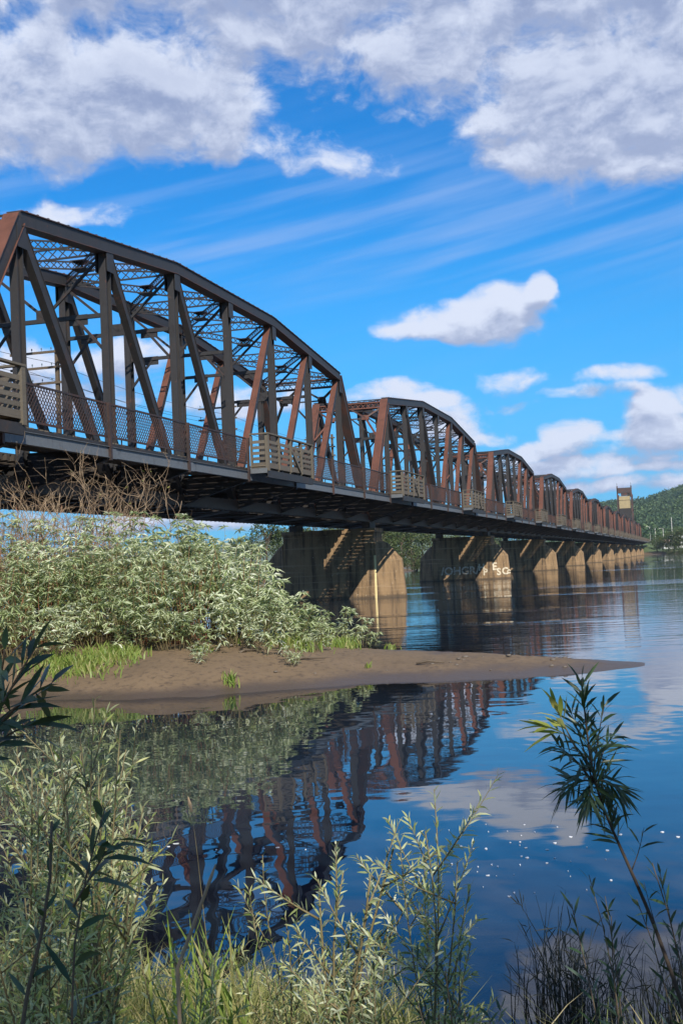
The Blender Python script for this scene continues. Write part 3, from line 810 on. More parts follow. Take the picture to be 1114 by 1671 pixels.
# telegraph arms bolted to the far truss, with their wires
def make_arms():
    root = thing('telegraph_pole', '', 'telegraph pole', bp(0, WT+.5, 7.0), BROT, 'telegraph poles along the far side of the bridge')
    b = MB(); b.box((-.09, -.09, 0), (.09, .09, 7.6)); b.box((-.05, -.5, 1.0), (.05, -.09, 1.1)); b.box((-.05, -.5, 4.0), (.05, -.09, 4.1)); b.build('pole', 'bark', root)
    for z in (5.6, 6.4, 7.2):
        b = MB(); b.box((-.17, -.3, z), (-.09, 2.6, z+.12)); c = b.build('crossarm', 'bark', root)
        for y in (.25, .8, 1.35, 1.9, 2.45):
            t = MB(); t.tube([(-.13, y, z+.12), (-.13, y, z+.2), (-.13, y, z+.21), (-.13, y, z+.30)], [.012, .012, .04, .03], 6); t.build('insulator', 'glassins', c)
    return root
TX = [-4, 22.5, 48.0, 73.5, 99, 124.5, 150, 175.5]
arms0 = make_arms()
for i, x in enumerate(TX):
    o = arms0 if i == 0 else copy_tree(arms0)
    o.location = bp(x, WT+.5, 7.0)
    o['label'] = ['telegraph pole with three crossarms behind the left edge of the nearest span', 'telegraph pole with crossarms seen through the left half of the nearest span', 'telegraph pole with crossarms seen through the right half of the nearest span',
                  'telegraph pole with crossarms seen through the gap between the first two spans', 'telegraph pole with crossarms behind the second span', 'second telegraph pole behind the second span, toward its far end', 'telegraph pole with crossarms behind the third span', 'second telegraph pole behind the third span, toward its far end'][i]
for z in (5.6, 6.4):
    for y in (.25, 2.45):
        b = MB(12)
        pts = []
        for a, c in zip(TX[:-1], TX[1:]):
            for k in range(6): t = k/6; pts.append((a+(c-a)*t, WT+.5+y, 7+z+.3-.55*4*t*(1-t)*.6))
        b.tube(pts, .012, 4)
        o = b.build('telegraph_wire', 'wire'); o.location = bp(0, 0, 12); o.rotation_euler = (0, 0, BROT)
        tag(o, 'thin dark telegraph wire sagging between the crossarms behind the bridge', 'wire', 'telegraph wires behind the bridge')

# lift tower over the far spans
tw = thing('lift_tower', 'tall rusty lift tower with a cream counterweight near the far end of the bridge', 'tower', bp(588, 0, ZB), BROT)
ZT = 34.0; ya, yb = -.35, WT+.35
for x, y in ((-.2, ya), (-.2, yb), (11, ya), (11, yb)):
    b = MB(ZB); top = ZT+.9 if x < 5 else ZT-3.0
    b.box((x-.3, y-.3, ZB), (x+.3, y+.3, top)); b.build('tower_leg', 'rusty', tw)
b = MB(ZB)
for z0 in (13.0, 16.5, 19.4):
    for x in (-.2, 11):
        b.beam((x, ya, z0), (x, yb, z0), .3, .4); b.beam((x, ya, z0), (x, yb, z0+2.6), .2, .25); b.beam((x, yb, z0), (x, ya, z0+2.6), .2, .25)
for y in (ya, yb):
    for z0 in (17.5, 22, 26.5, 30.0): b.beam((.2, y, z0), (10.7, y, z0), .3, .35); b.beam((.2, y, z0), (10.7, y, z0-4.0), .2, .25)
b.build('tower_bracing', 'dark', tw)
b = MB(ZB); b.box((-.9, ya+.2, ZT-2.6), (2.4, yb-.2, ZT)); b.box((-.7, 1.6, ZT-4.0), (1.2, 4.6, ZT-2.6)); b.build('machinery_house', 'rusty', tw)
b = MB(ZB); b.box((-1.0, .35, ZT-10.2), (1.8, WT-.35, ZT-6.3)); b.build('counterweight', 'cream', tw)
b = MB(ZB); b.box((-1.05, .35, ZT-6.1), (1.8, WT-.35, ZT-4.2)); b.build('counterweight', 'cream', tw)
b = MB(ZB); b.box((-.8, .2, ZT-15.4), (4, WT-.2, ZT-10.3)); b.box((-.7, ya+.3, ZT-6.32), (2, yb-.3, ZT-6.08)); b.box((6.2, -.3, ZT-4.2), (11.5, 1.8, ZT-2.4)); b.build('tower_housing', 'dark', tw)
b = MB(ZB)
for y in (ya, yb): b.box((-.28, y-.08, ZT+.9), (-.12, y+.08, ZT+2.4))
b.build('tower_finial', 'dark', tw)

#VEG
# ------------------------------------------------------------------ plants
T_NEAR = (np.array([(0,0,0), (.33,-.5,.10),(.33,0,0),(.33,.5,.10), (.68,-.40,.08),(.68,0,-.0),(.68,.40,.08), (1,0,0)], float),
          np.array([(0,2,1),(0,3,2),(1,5,4),(1,2,5),(2,3,6),(2,6,5),(4,5,7),(5,6,7)]))
T_FAR = (np.array([(0,0,0), (.42,-.5,.12), (1,0,0), (.42,.5,.12)], float), np.array([(0,2,1),(0,3,2)]))
def nrm(a): return a/np.maximum(np.linalg.norm(a, axis=-1, keepdims=True), 1e-9)
def leaves_np(B, D, L, Wd, tpl, r, droop=.25, up=.6):
    """leaf blades from base points B along D, faces turned mostly to the sky"""
    V0, F0 = tpl; n = len(B); k = len(V0)
    D = nrm(D); U = nrm(np.array([0, 0, 1.0])*up + r.normal(size=(n, 3))*.55)
    S = nrm(np.cross(D, U)); N = np.cross(S, D)
    t, w, z = V0[:, 0], V0[:, 1], V0[:, 2]
    L = L[:, None]; Wd = Wd[:, None]
    P = (B[:, None, :] + D[:, None, :]*(t*L)[..., None] + S[:, None, :]*(w*Wd)[..., None] + N[:, None, :]*(z*Wd)[..., None])
    P[..., 2] -= (t**2*L)*droop*r.uniform(.2, 1.6, (n, 1))
    F = (F0[None] + (np.arange(n)*k)[:, None, None]).reshape(-1, 3)
    return P.reshape(-1, 3), F
def curve_pts(pts, n):
    """smooth path through a few points"""
    P = np.array([tuple(p) for p in pts], float); m = len(P)
    d = np.r_[0, np.cumsum(np.linalg.norm(np.diff(P, axis=0), axis=1))]; s = np.linspace(0, d[-1], n)
    out = np.stack([np.interp(s, d, P[:, i]) for i in range(3)], 1)
    for _ in range(2): out[1:-1] = .25*out[:-2] + .5*out[1:-1] + .25*out[2:]
    return out, d[-1]
class Plant:
    """stems (tubes) and leaves gathered for one plant"""
    def __init__(s, seed): s.r = np.random.default_rng(seed); s.st = MB(); s.lv = []; s.lf = []; s.nv = 0; s.n = 0
    def shoot(s, pts, nl, ln, wd, r0=.006, t0=.25, t1=1.0, tpl=T_NEAR, ang=55, droop=.25, sides=5, npt=9, stem=True):
        P, L = curve_pts(pts, npt); r = s.r
        if stem: s.st.tube([tuple(p) for p in P], list(np.linspace(r0, r0*.3, npt)), sides)
        if nl <= 0: return P
        t = np.clip(t0 + (t1-t0)*(np.arange(nl)+r.uniform(0, .9, nl))/nl, 0, 1)*(npt-1)
        i = np.minimum(t.astype(int), npt-2); f = (t-i)[:, None]
        B = P[i]*(1-f)+P[i+1]*f; A = nrm(P[i+1]-P[i])
        ph = np.arange(nl)*2.4 + r.uniform(0, .7, nl)
        X_ = nrm(np.cross(A, np.array([.3, .2, 1.0]))); Y_ = np.cross(A, X_)
        rad = X_*np.cos(ph)[:, None] + Y_*np.sin(ph)[:, None]
        a = np.radians(ang*(1.25-.75*t/(npt-1)) + r.normal(0, 9, nl))[:, None]
        s.add(B, A*np.cos(a)+rad*np.sin(a), ln*r.uniform(.6, 1.15, nl)*(1.05-.3*(t/(npt-1))**3), wd*r.uniform(.8, 1.15, nl), tpl, droop)
        return P
    def add(s, B, D, L, Wd, tpl=T_NEAR, droop=.25, up=.6):
        V, F = leaves_np(B, D, L, Wd, tpl, s.r, droop, up); s.lv.append(V); s.lf.append(F+s.nv); s.nv += len(V); s.n += len(B)
    def build(s, root, base, stem_mat, leaf_mat, stem_name='stem', leaf_name='foliage'):
        base = np.array(tuple(base))
        if s.st.v:
            s.st.v = [(x-base[0], y-base[1], z-base[2]) for x, y, z in s.st.v]; s.st.build(stem_name, stem_mat, root, True)
        if s.lv: mesh_np(leaf_name, np.concatenate(s.lv)-base, np.concatenate(s.lf), [leaf_mat], root)

def bush(name, label, cat, base, tips, seed, nl, ln, wd, mats, group=None, r0=.008, side=2, depth=.35, t0=.22, tpl=T_NEAR, droop=.25, mid=.5):
    """a shrub whose shoots rise from one base to the given tips, with a few side twigs each"""
    p = Plant(seed); r = p.r; base = Vector(base)
    root = thing(name, label, cat, base, 0, group)
    for tip in tips:
        tip = Vector(tip) + Vector((0, r.uniform(-depth, depth), 0))
        up = Vector((base.x + (tip.x-base.x)*r.uniform(.2, .45), base.y + (tip.y-base.y)*.4, base.z + (tip.z-base.z)*mid))
        P = p.shoot([base + Vector((r.uniform(-.05, .05), r.uniform(-.05, .05), 0)), up, up.lerp(tip, .6) + Vector((r.uniform(-.04, .04), 0, .02)), tip], nl, ln, wd, r0*r.uniform(.7, 1.1), t0, 1.0, tpl, 55, droop)
        for _ in range(side):
            k = r.integers(3, 8); q = Vector(P[k]); ln2 = (tip-base).length*r.uniform(.14, .3)
            d = Vector((r.uniform(-1, 1), r.uniform(-.6, .6), r.uniform(.35, 1.0))).normalized()
            p.shoot([q, q+d*ln2*.5+Vector((0, 0, .01)), q+d*ln2+Vector((0, 0, ln2*.15))], max(5, int(nl*.5)), ln*.9, wd*.9, r0*.45, .12, 1.0, tpl, 52, droop, 4, 6)
    p.build(root, base, mats[0], mats[1]); return root

# --- silvery thicket on the sandbar: a few grown shrubs, copied
def thicket_shrub(seed, h, rad, leafmat='leaf_silver'):
    p = Plant(seed); r = p.r
    root = thing('willow_shrub', '', 'shrub', (0, 0, 0), 0, 'silvery willow shrubs on the sandbar')
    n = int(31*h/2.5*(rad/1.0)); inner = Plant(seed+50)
    for i in range(n):
        a = r.uniform(0, 6.283); q = rad*math.sqrt(r.uniform(.02, 1)); hh = h*(1-.30*(q/rad)**2)*r.uniform(.62, 1.10)
        b = Vector((math.cos(a)*q*.45, math.sin(a)*q*.45, -.1)); t = Vector((math.cos(a)*q, math.sin(a)*q, hh))
        m = b.lerp(t, .5) + Vector((r.uniform(-.1, .1), r.uniform(-.1, .1), .1))
        P = p.shoot([b, m, t], 0, .17, .030, .011, .25, .92, T_FAR, 60, .35, 4, 7)
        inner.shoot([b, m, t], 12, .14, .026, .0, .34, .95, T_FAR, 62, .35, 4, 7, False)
        # drooping rosette of leaves at the shoot's tip, and a couple lower down
        for kk, cnt in ((6, 13), (5, 10), (4, 8), (3, 7)):
            if kk < 6 and r.uniform() < .3: continue
            c = Vector(P[kk]) + Vector((r.uniform(-.09, .09), r.uniform(-.09, .09), r.uniform(-.05, .05)))*(0 if kk == 6 else 1.5)
            ph = r.uniform(0, 6.283, cnt); e = r.uniform(-.1, .9, cnt)
            D = np.stack([np.cos(ph), np.sin(ph), e], 1)
            p.add(np.repeat(np.array([tuple(c)]), cnt, 0), D, r.uniform(.14, .25, cnt), r.uniform(.028, .044, cnt), T_FAR, .6, .9)
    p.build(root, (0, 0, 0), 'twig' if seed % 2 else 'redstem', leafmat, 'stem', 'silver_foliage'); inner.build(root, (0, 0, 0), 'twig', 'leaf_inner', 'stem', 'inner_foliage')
    return root
protos = [thicket_shrub(100+i, h, rd) for i, (h, rd) in enumerate([(3.6, 1.35), (3.0, 1.2), (2.4, 1.1), (1.7, .95), (4.2, 1.3), (1.1, .7)])]
pr_h = [3.6, 3.0, 2.4, 1.7, 4.2, 1.1]; used_p = set()
def plant_thicket(px, Y, h, label, group='silvery willow shrubs on the sandbar'):
    i = int(np.argmin([abs(h-q) for q in pr_h]))
    o = protos[i] if i not in used_p else copy_tree(protos[i]); used_p.add(i)
    x = (px-557)/2000*Y
    o.location = (x, Y, hz(x, Y)-.03); k = h/pr_h[i]*1.06
    o.scale = (k*random.uniform(.95, 1.15), k*random.uniform(.95, 1.15), k); o.rotation_euler = (0, 0, random.uniform(0, 6.28))
    o['label'] = label; o['group'] = group; return o
THICK = 'silvery leaved willow shrub in the dense thicket on the sandbar'
rowdat = [  # Y, list of (px, height)
 (31.4, [(232, 1.15), (282, 1.4), (330, 1.3), (384, 1.5), (430, 1.1)]),
 (32.6, [(105, 1.3), (152, 1.7), (205, 2.1), (258, 2.3), (310, 2.4), (362, 2.2), (406, 1.9), (446, 1.35), (480, .9)]),
 (34.0, [(10, 2.8), (62, 2.7), (112, 2.8), (168, 3.0), (222, 3.1), (274, 3.0), (328, 2.9), (374, 2.6), (418, 1.95), (455, 1.25)]),
 (35.8, [(-10, 3.5), (45, 3.5), (98, 3.4), (150, 3.4), (205, 3.4), (255, 3.2), (305, 3.1), (350, 2.95), (388, 2.4)]),
 (31.6, [(-25, 2.4), (25, 2.0), (72, 1.5)]),
]
for Yr, lst in rowdat:
    for px, h in lst: plant_thicket(px+random.uniform(-6, 6), Yr+random.uniform(-.5, .5), h*random.uniform(.92, 1.04), THICK)
for px, Yr, h, lab in [(512, 34.6, 1.15, 'low silvery willow at the sloping right end of the thicket'), (542, 35.6, 1.1, 'small willow beside the water at the right end of the thicket'),
                       (574, 36.6, .9, 'rightmost small willow of the sandbar, leaning over the water'), (322, 29.6, .5, 'small silvery seedling on bare sand before the thicket'),
                       (462, 29.8, .5, 'low pale seedling on the middle of the bare sandbar'), (500, 32.6, .7, 'pale low willow at the thicket foot, right of the middle seedling')]:
    plant_thicket(px, Yr, h, lab, 'young willows on the sandbar')

for i, o in enumerate(protos):
    if i not in used_p:
        for c in list(o.children): bpy.data.objects.remove(c)
        bpy.data.objects.remove(o)
# bright herbs and grass at the thicket foot
def blades(name, pts, hts, mat, seed, label, wd=.012, lean=.35, cat='grass'):
    """countless grass blades as one object: three segments each"""
    r = np.random.default_rng(seed); n = len(pts); P = np.array(pts, float); H = np.array(hts, float)
    a = r.uniform(0, 6.283, n); l = H*lean*r.uniform(.2, 1.5, n); D = np.stack([np.cos(a), np.sin(a)], 1)
    fa = r.uniform(0, 6.283, n); S = np.stack([np.cos(fa), np.sin(fa)], 1)*(wd*r.uniform(.6, 1.3, n))[:, None]
    rows = []
    for t, w in ((0, .8), (.4, 1), (.75, .7), (1, .05)):
        c = np.c_[P[:, :2] + D*(l*t**2)[:, None], P[:, 2] + H*t*(1-.18*t*lean)]
        rows.append(np.c_[c[:, :2]-S*w/2, c[:, 2]]); rows.append(np.c_[c[:, :2]+S*w/2, c[:, 2]])
    V = np.stack(rows, 1).reshape(-1, 3); b = (np.arange(n)*8)[:, None, None]
    F = (np.array([(0,1,3,2), (2,3,5,4), (4,5,7,6)])[None]+b).reshape(-1, 4)
    o = mesh_np(name, V, F, [mat]); tag(o, label, cat, kind='stuff'); return o
r = np.random.default_rng(40); pts = []; hts = []
for cx, cy, sx_, sy_, n, hh in [(150, 30.6, 60, 1.3, 700, .30), (100, 30.2, 60, 1.1, 500, .34), (200, 31.0, 26, .8, 240, .24), (320, 31.0, 16, .4, 90, .22), (470, 32.5, 40, .8, 240, .36), (540, 34.6, 35, .8, 240, .36),
                               (262, 33.0, 5, .15, 22, .25), (380, 32.0, 4, .12, 18, .22), (430, 31.5, 4, .1, 12, .2), (588, 30.2, 4, .1, 14, .2), (365, 28.0, 9, .25, 60, .3), (628, 38.0, 9, .3, 40, .25)]:
    q = r.normal(size=(n, 2)); Yv = cy+q[:, 1]*sy_*.5; Xv = (cx+q[:, 0]*sx_*.5-557)/2000*Yv
    pts += [(x, y, z-.02) for x, y, z in zip(Xv, Yv, height(Xv, Yv))]; hts += list(hh*r.uniform(.4, 1.2, n))
blades('sandbar_grass', pts, hts, 'grass_green', 41, 'bright green herbs and grass at the foot of the sandbar thicket', .035, .5)
# thin reddish stems standing out of the thicket at the left
r = np.random.default_rng(44)
for i in range(9):
    px = r.uniform(5, 150); Yv = r.uniform(36.5, 38); x = (px-557)/2000*Yv; z0 = hz(x, Yv); p = Plant(300+i)
    t = thing('tall_weed', 'thin reddish weed stem standing among the pale shrubs at the left', 'weed', (x, Yv, z0), 0, 'reddish weeds in the thicket')
    h = r.uniform(3.0, 4.0)
    p.shoot([(x, Yv, z0), (x+.1, Yv, z0+h*.5), (x+r.uniform(-.3, .3), Yv, z0+h)], 26, .12, .02, .014, .5, 1, T_FAR, 35, .1, 4, 6)
    p.build(t, (x, Yv, z0), 'redstem', 'redstem', 'stem', 'seed_head')

# small stones and driftwood on the bare sand
r = np.random.default_rng(47)
for i in range(26):
    px = r.uniform(180, 930); Yv = r.uniform(27.6, 33) if px < 600 else r.uniform(29, 31.5); x = (px-557)/2000*Yv; z0 = hz(x, Yv)
    if z0 < .06: continue
    b = MB(); q = r.uniform(.025, .07); k = 7; vs = []
    for lv, (zz, rr_) in enumerate(((-.25, .8), (.25, 1.0), (.6, .6))):
        for j in range(k): an = 6.283*j/k; w = rr_*q*r.uniform(.75, 1.2); vs.append((math.cos(an)*w*1.3, math.sin(an)*w, zz*q))
    b.poly(vs, [tuple(range(k))[::-1]]+[(a*k+j, a*k+(j+1) % k, (a+1)*k+(j+1) % k, (a+1)*k+j) for a in (0, 1) for j in range(k)]+[tuple(2*k+j for j in range(k))])
    o = b.build('stone', 'stone', None, True); o.location = (x, Yv, z0); tag(o, 'small dark stone lying on the bare sand of the bar', 'stone', 'stones on the sandbar')
for px, Yv, L, an, lab in ((492, 30.6, .9, .3, 'short dark driftwood stick on the middle of the sandbar'), (690, 30.2, .7, -.2, 'thin driftwood stick on the narrowing end of the sandbar'), (395, 30.8, .6, .9, 'crooked bit of driftwood near the low seedlings on the sand')):
    x = (px-557)/2000*Yv; z0 = hz(x, Yv); b = MB(); b.tube([(-L/2, 0, .02), (-L*.1, .05, .07), (L/2, -.03, .03)], [.03, .036, .015], 6); b.tube([(0, .03, .06), (L*.15, .14, .13)], [.02, .008], 5)
    o = b.build('driftwood', 'bark', None, True); o.location = (x, Yv, z0); o.rotation_euler = (0, 0, an); tag(o, lab, 'driftwood')
# --- dead brown shrubs in front of the bridge
def dead_shrub(px, Y, top, seed, n0, label, wide):
    p = Plant(seed); r = p.r; x = (px-557)/2000*Y; z0 = hz(x, Y); root = thing('dead_shrub', label, 'shrub', (x, Y, z0), 0, 'dead brown shrubs')
    tot = top-z0
    def grow(q, d, L, rad, lvl):
        pts = [q]; k = 5
        for i in range(k):
            d = (d + Vector(tuple(r.normal(0, .26, 3))) + Vector((0, 0, .05))).normalized(); q = q + d*L/k; pts.append(q)
        p.st.tube(pts, list(np.linspace(rad, rad*.45, k+1)), 4)
        if lvl < 3:
            for j in range(3 if lvl < 2 else 3):
                s_ = pts[r.integers(2, k+1)]; dd = (d + Vector(tuple(r.normal(0, .62, 3))) + Vector((0, 0, .18))).normalized()
                grow(s_, dd, L*r.uniform(.4, .66), rad*.6, lvl+1)
    for i in range(n0):
        a = r.uniform(0, 6.283); grow(Vector((x+math.cos(a)*.15*wide, Y+math.sin(a)*.15, z0)), Vector((math.cos(a)*.20*wide, math.sin(a)*.2, 1)).normalized(), tot*r.uniform(.5, .62), .024, 0)
    m = 30; ids = r.integers(0, len(p.st.v), m); B = np.array(p.st.v)[ids]
    p.add(B, r.normal(size=(m, 3))+np.array([0, 0, .3]), r.uniform(.08, .16, m), r.uniform(.03, .05, m), T_FAR)
    p.build(root, (x, Y, z0), 'dead', 'leaf_yel', 'branch', 'foliage')
dead_shrub(14, 37.6, 6.6, 61, 24, 'dense dead brown shrub at the left edge in front of the bridge', 1.5)
dead_shrub(72, 38.4, 6.6, 62, 20, 'dead brown shrub between the dense one at the edge and the tall bare one', 1.2)
dead_shrub(124, 39.8, 6.7, 63, 13, 'tall bare pale branched dead shrub before the walkway post', 1.0)
dead_shrub(186, 41.0, 6.9, 64, 14, 'rightmost dead shrub, twisted bare branches under the bridge', 1.0)
dead_shrub(225, 41.5, 5.6, 65, 16, 'low tangled dead shrub under the bridge girder, right of the twisted one', 1.3)

# --- broadleaf and conifer trees across the river
def make_tree(seed, h, kind):
    p = Plant(seed); r = p.r; root = thing('broadleaf_tree' if kind == 'b' else 'conifer_tree', '', 'tree', (0, 0, 0), 0, 'trees across the river')
    if kind == 'b':
        lean = r.normal(0, .04, 2)*h
        p.st.tube([(0, 0, -.3), (lean[0]*.3, lean[1]*.3, h*.3), (lean[0], lean[1], h*.8)], [h*.022, h*.016, h*.004], 6)
        cl = []
        for i in range(16):
            a = r.uniform(0, 6.283); z = h*r.uniform(.22, .93); q = h*.30*math.sin(math.pi*min(1, max(.12, (z/h-.05)/.98)))**.8*r.uniform(.5, 1.05)
            c = Vector((math.cos(a)*q, math.sin(a)*q, z)); cl.append((c, h*r.uniform(.09, .17)))
            p.st.tube([(lean[0]*.4, lean[1]*.4, max(.1, z-h*.2)), tuple(c*.6+Vector((0, 0, z*.38))), tuple(c)], [h*.007, h*.005, h*.002], 4)
        for c, q in cl:
            n = 75; d = nrm(r.normal(size=(n, 3))); B = np.array(tuple(c)) + d*q*r.uniform(.55, 1.08, n)[:, None]*np.array([1, 1, .8])
            p.add(B, d+r.normal(size=(n, 3))*.6, h*r.uniform(.03, .055, n), h*r.uniform(.022, .038, n), T_FAR, .1, .5)
    else:
        p.st.tube([(0, 0, -.3), (0, 0, h*.5), (0, 0, h)], [h*.016, h*.01, h*.002], 5)
        for z in np.linspace(.12, .98, 26):
            n = int(9+12*(1-z)); a = r.uniform(0, 6.283, n); q = h*.17*(1-z)**.85+.12; D = np.stack([np.cos(a), np.sin(a), r.uniform(-.35, .05, n)], 1)
            p.add(np.repeat(np.array([[0, 0, z*h]]), n, 0), D, q*r.uniform(.6, 1.15, n), h*r.uniform(.02, .035, n), T_FAR, .15, 1.0)
    p.build(root, (0, 0, 0), 'bark', 'leaf_tree' if kind == 'b' else 'leaf_conifer', 'trunk', 'crown'); return root
tb = [make_tree(400+i, 10.0, 'b') for i in range(4)]; tcn = make_tree(420, 12.0, 'c'); used_t = set()
def put_tree(px, Y, h, label, kind=None, group='trees across the river', wide=1.0, xy=None):
    src = tcn if kind == 'c' else tb[random.randrange(4)]
    o = src if src.name not in used_t else copy_tree(src); used_t.add(src.name)
    x = (px-557)/2000*Y if xy is None else xy[0]; Y = Y if xy is None else xy[1]
    o.location = (x, Y, hz(x, Y)); k = h/(12.0 if kind == 'c' else 10.0); o.scale = (k*wide, k*wide, k); o.rotation_euler = (0, 0, random.uniform(0, 6.28))
    o['label'] = label; o['group'] = group; return o
FT = 'green broadleaf tree in the belt of trees across the river, behind the piers'
put_tree(432, 300, 11.8, 'tallest bushy tree left of the nearest pier, across the river', wide=1.25)
put_tree(450, 306, 9.5, 'tree touching the left side of the nearest pier, across the river', wide=1.1)
put_tree(408, 312, 8.2, 'lower tree left of the tallest one, above the thicket', wide=1.2)
put_tree(386, 318, 7.4, 'leftmost low tree across the river, just above the thicket', wide=1.3)
for px, Y, h, w in [(470, 300, 9.5, 1.2), (500, 304, 10, 1.2), (540, 306, 10, 1.2), (580, 306, 10, 1.2), (615, 306, 10.5, 1.1), (634, 318, 12.0, 1.1), (652, 330, 12.5, 1.1), (668, 346, 13.5, 1.1), (684, 362, 14, 1.1), (700, 378, 14.0, 1.1),
                    (645, 352, 12, 1.2), (622, 336, 12.0, 1.1), (716, 420, 14, 1.2), (735, 470, 15, 1.2), (755, 520, 15, 1.2), (780, 590, 16, 1.2), (806, 640, 17, 1.2), (820, 700, 18, 1.2), (836, 740, 17, 1.2), (860, 770, 17, 1.2)]:
    put_tree(px, Y, h*random.uniform(.9, 1.08), FT, wide=w)
put_tree(676, 372, 15.5, 'pointed dark conifer rising from the tree belt between the first two piers', 'c', wide=1.2)
put_tree(640, 345, 12.5, 'shorter pointed conifer in the tree belt close to the nearest pier', 'c', wide=1.2)
SH = 'low bright bush on the far bank at the water between the piers'
for px, Y, h in [(672, 313, 3.6), (684, 325, 3.2), (694, 334, 3.4), (660, 305, 3.0), (702, 345, 3.8), (648, 302, 3.4), (815, 640, 6)]:
    put_tree(px, Y, h, SH, group='bushes on the far bank', wide=1.7)
for i, (px, Y, h, w) in enumerate([(1060, 752, 6, 1.8), (1068, 700, 7, 1.6), (1077, 690, 9, 1.4), (1086, 684, 10, 1.4), (1095, 676, 12, 1.3), (1103, 672, 14, 1.2), (1112, 668, 14, 1.3), (1122, 668, 13, 1.3), (1072, 720, 8, 1.5), (1099, 690, 12, 1.3), (1090, 664, 6, 1.8), (1108, 650, 6, 1.8)]):
    put_tree(px, Y, h, 'green tree or bush on the far bank at the right edge, below the hill', group='trees on the right far bank', wide=w)

# --- forest of the far hill: one mass
def forest(name, label, boxes, mat_i, seed):
    r = np.random.default_rng(seed); VV = []; FF = []; MI = []; nv = 0
    for (a0, a1, d0, d1, n, hmean, con) in boxes:
        A = np.radians(r.uniform(a0, a1, n)); Dd = np.sqrt(r.uniform(d0**2, d1**2, n)); Xc, Yc = Dd*np.sin(A), Dd*np.cos(A); Z = height(Xc, Yc)
        for x, y, z in zip(Xc, Yc, Z):
            h = hmean*r.uniform(.6, 1.25)
            if r.uniform() < con:
                k = 34; zz = r.uniform(.1, 1, k)**.9; a = r.uniform(0, 6.283, k); q = h*.17*(1-zz)+.2
                B = np.stack([x+0*a, y+0*a, z+zz*h], 1); D = np.stack([np.cos(a), np.sin(a), -.25+0*a], 1)
                V, F = leaves_np(B, D, q*r.uniform(.8, 1.3, k), h*.10*r.uniform(.7, 1.2, k), T_FAR, r, .1, 1.0); mi = 1
            else:
                k = 46; d = nrm(r.normal(size=(k, 3))); d[:, 2] = np.abs(d[:, 2])*1.2-.25
                B = np.array([x, y, z+h*.5]) + d*h*np.array([.30, .30, .45])*r.uniform(.6, 1.05, (k, 1))
                V, F = leaves_np(B, d+r.normal(size=(k, 3))*.6, h*.16*r.uniform(.7, 1.3, k), h*.13*r.uniform(.7, 1.3, k), T_FAR, r, .1, .5); mi = 0
            VV.append(V); FF.append(F+nv); nv += len(V); MI.append(np.full(len(F), mi))
    o = mesh_np(name, np.concatenate(VV), np.concatenate(FF), mat_i, mi=np.concatenate(MI)); tag(o, label, 'forest', kind='stuff'); return o
forest('hill_forest', 'mixed green forest covering the hill behind the far end of the bridge', [(10.5, 17.5, 900, 2150, 4200, 13, .40), (9.5, 18, 760, 900, 120, 9, .2), (10.5, 17.5, 1930, 2080, 420, 16, .75)], ['leaf_hill', 'leaf_conifer'], 71)
forest('ridge_forest', 'dark forest on the distant ridge at the left, under the bridge', [(-10, 4, 4400, 4900, 900, 24, .85)], ['leaf_hill', 'leaf_conifer'], 72)

# --- far bank buildings and poles
def shed(px, Y, w, d, h, label, roofm, pitch=.5):
    x = (px-557)/2000*Y; z = hz(x, Y)-.3; root = thing('shed', label, 'building', (x, Y, z), .35)
    b = MB(); b.box((-w/2, -d/2, 0), (w/2, d/2, h)); wl = b.build('wall', 'bldg', root)
    for k in range(3):
        c = MB(); cx = w*(-.3+.3*k); c.box((cx-.7, -d/2-.05, h*.35), (cx+.7, -d/2-.01, h*.75)); c.build('window', 'window', root)
    b = MB(); rh = d*pitch*.4; o_ = .5
    b.poly([(-w/2-o_, -d/2-o_, h), (w/2+o_, -d/2-o_, h), (w/2+o_, 0, h+rh), (-w/2-o_, 0, h+rh), (w/2+o_, d/2+o_, h), (-w/2-o_, d/2+o_, h), (-w/2-o_, -d/2-o_, h-.2), (w/2+o_, -d/2-o_, h-.2), (w/2+o_, d/2+o_, h-.2), (-w/2-o_, d/2+o_, h-.2)],
           [(0,1,2,3), (3,2,4,5), (6,7,1,0), (8,9,5,4), (0,3,5), (1,4,2), (6,0,5,9), (7,8,4,1), (9,8,7,6)])
    b.build('roof', roofm, root)
def lamp_pole(px, Y, h, label, lamp=True):
    x = (px-557)/2000*Y; z = hz(x, Y)-.3; root = thing('light_pole', label, 'pole', (x, Y, z), 0, 'poles on the far bank')
    b = MB(); b.tube([(0, 0, 0), (0, 0, h*.6), (0, 0, h)], [.28, .24, .18], 8); b.build('pole', 'pole', root)
    if lamp:
        b = MB(); b.tube([(0, 0, h-.1), (-.9, 0, h+.25), (-1.8, 0, h+.2)], .09, 6); b.box((-2.5, -.2, h+.1), (-1.6, .2, h+.34)); b.build('lamp_head', 'pole', root)
shed(1108, 760, 16, 10, 6.5, 'white building with tan roof at the right edge, below the hill', 'bldg')
shed(1084, 740, 9, 7, 4.5, 'small white shed with tan roof near the bridge end', 'roof')
shed(1094, 800, 14, 8, 5.5, 'low building with tan roof behind the far bank trees', 'roof')
lamp_pole(1057.5, 780, 11, 'light pole nearest the end of the bridge on the far bank')
lamp_pole(1066, 770, 12, 'second light pole from the bridge end, short and thick', False)
lamp_pole(1079, 780, 13, 'third pole from the bridge end, above the small white shed')
lamp_pole(1093.5, 790, 20, 'tall pale pole on the far bank left of the white building', False)

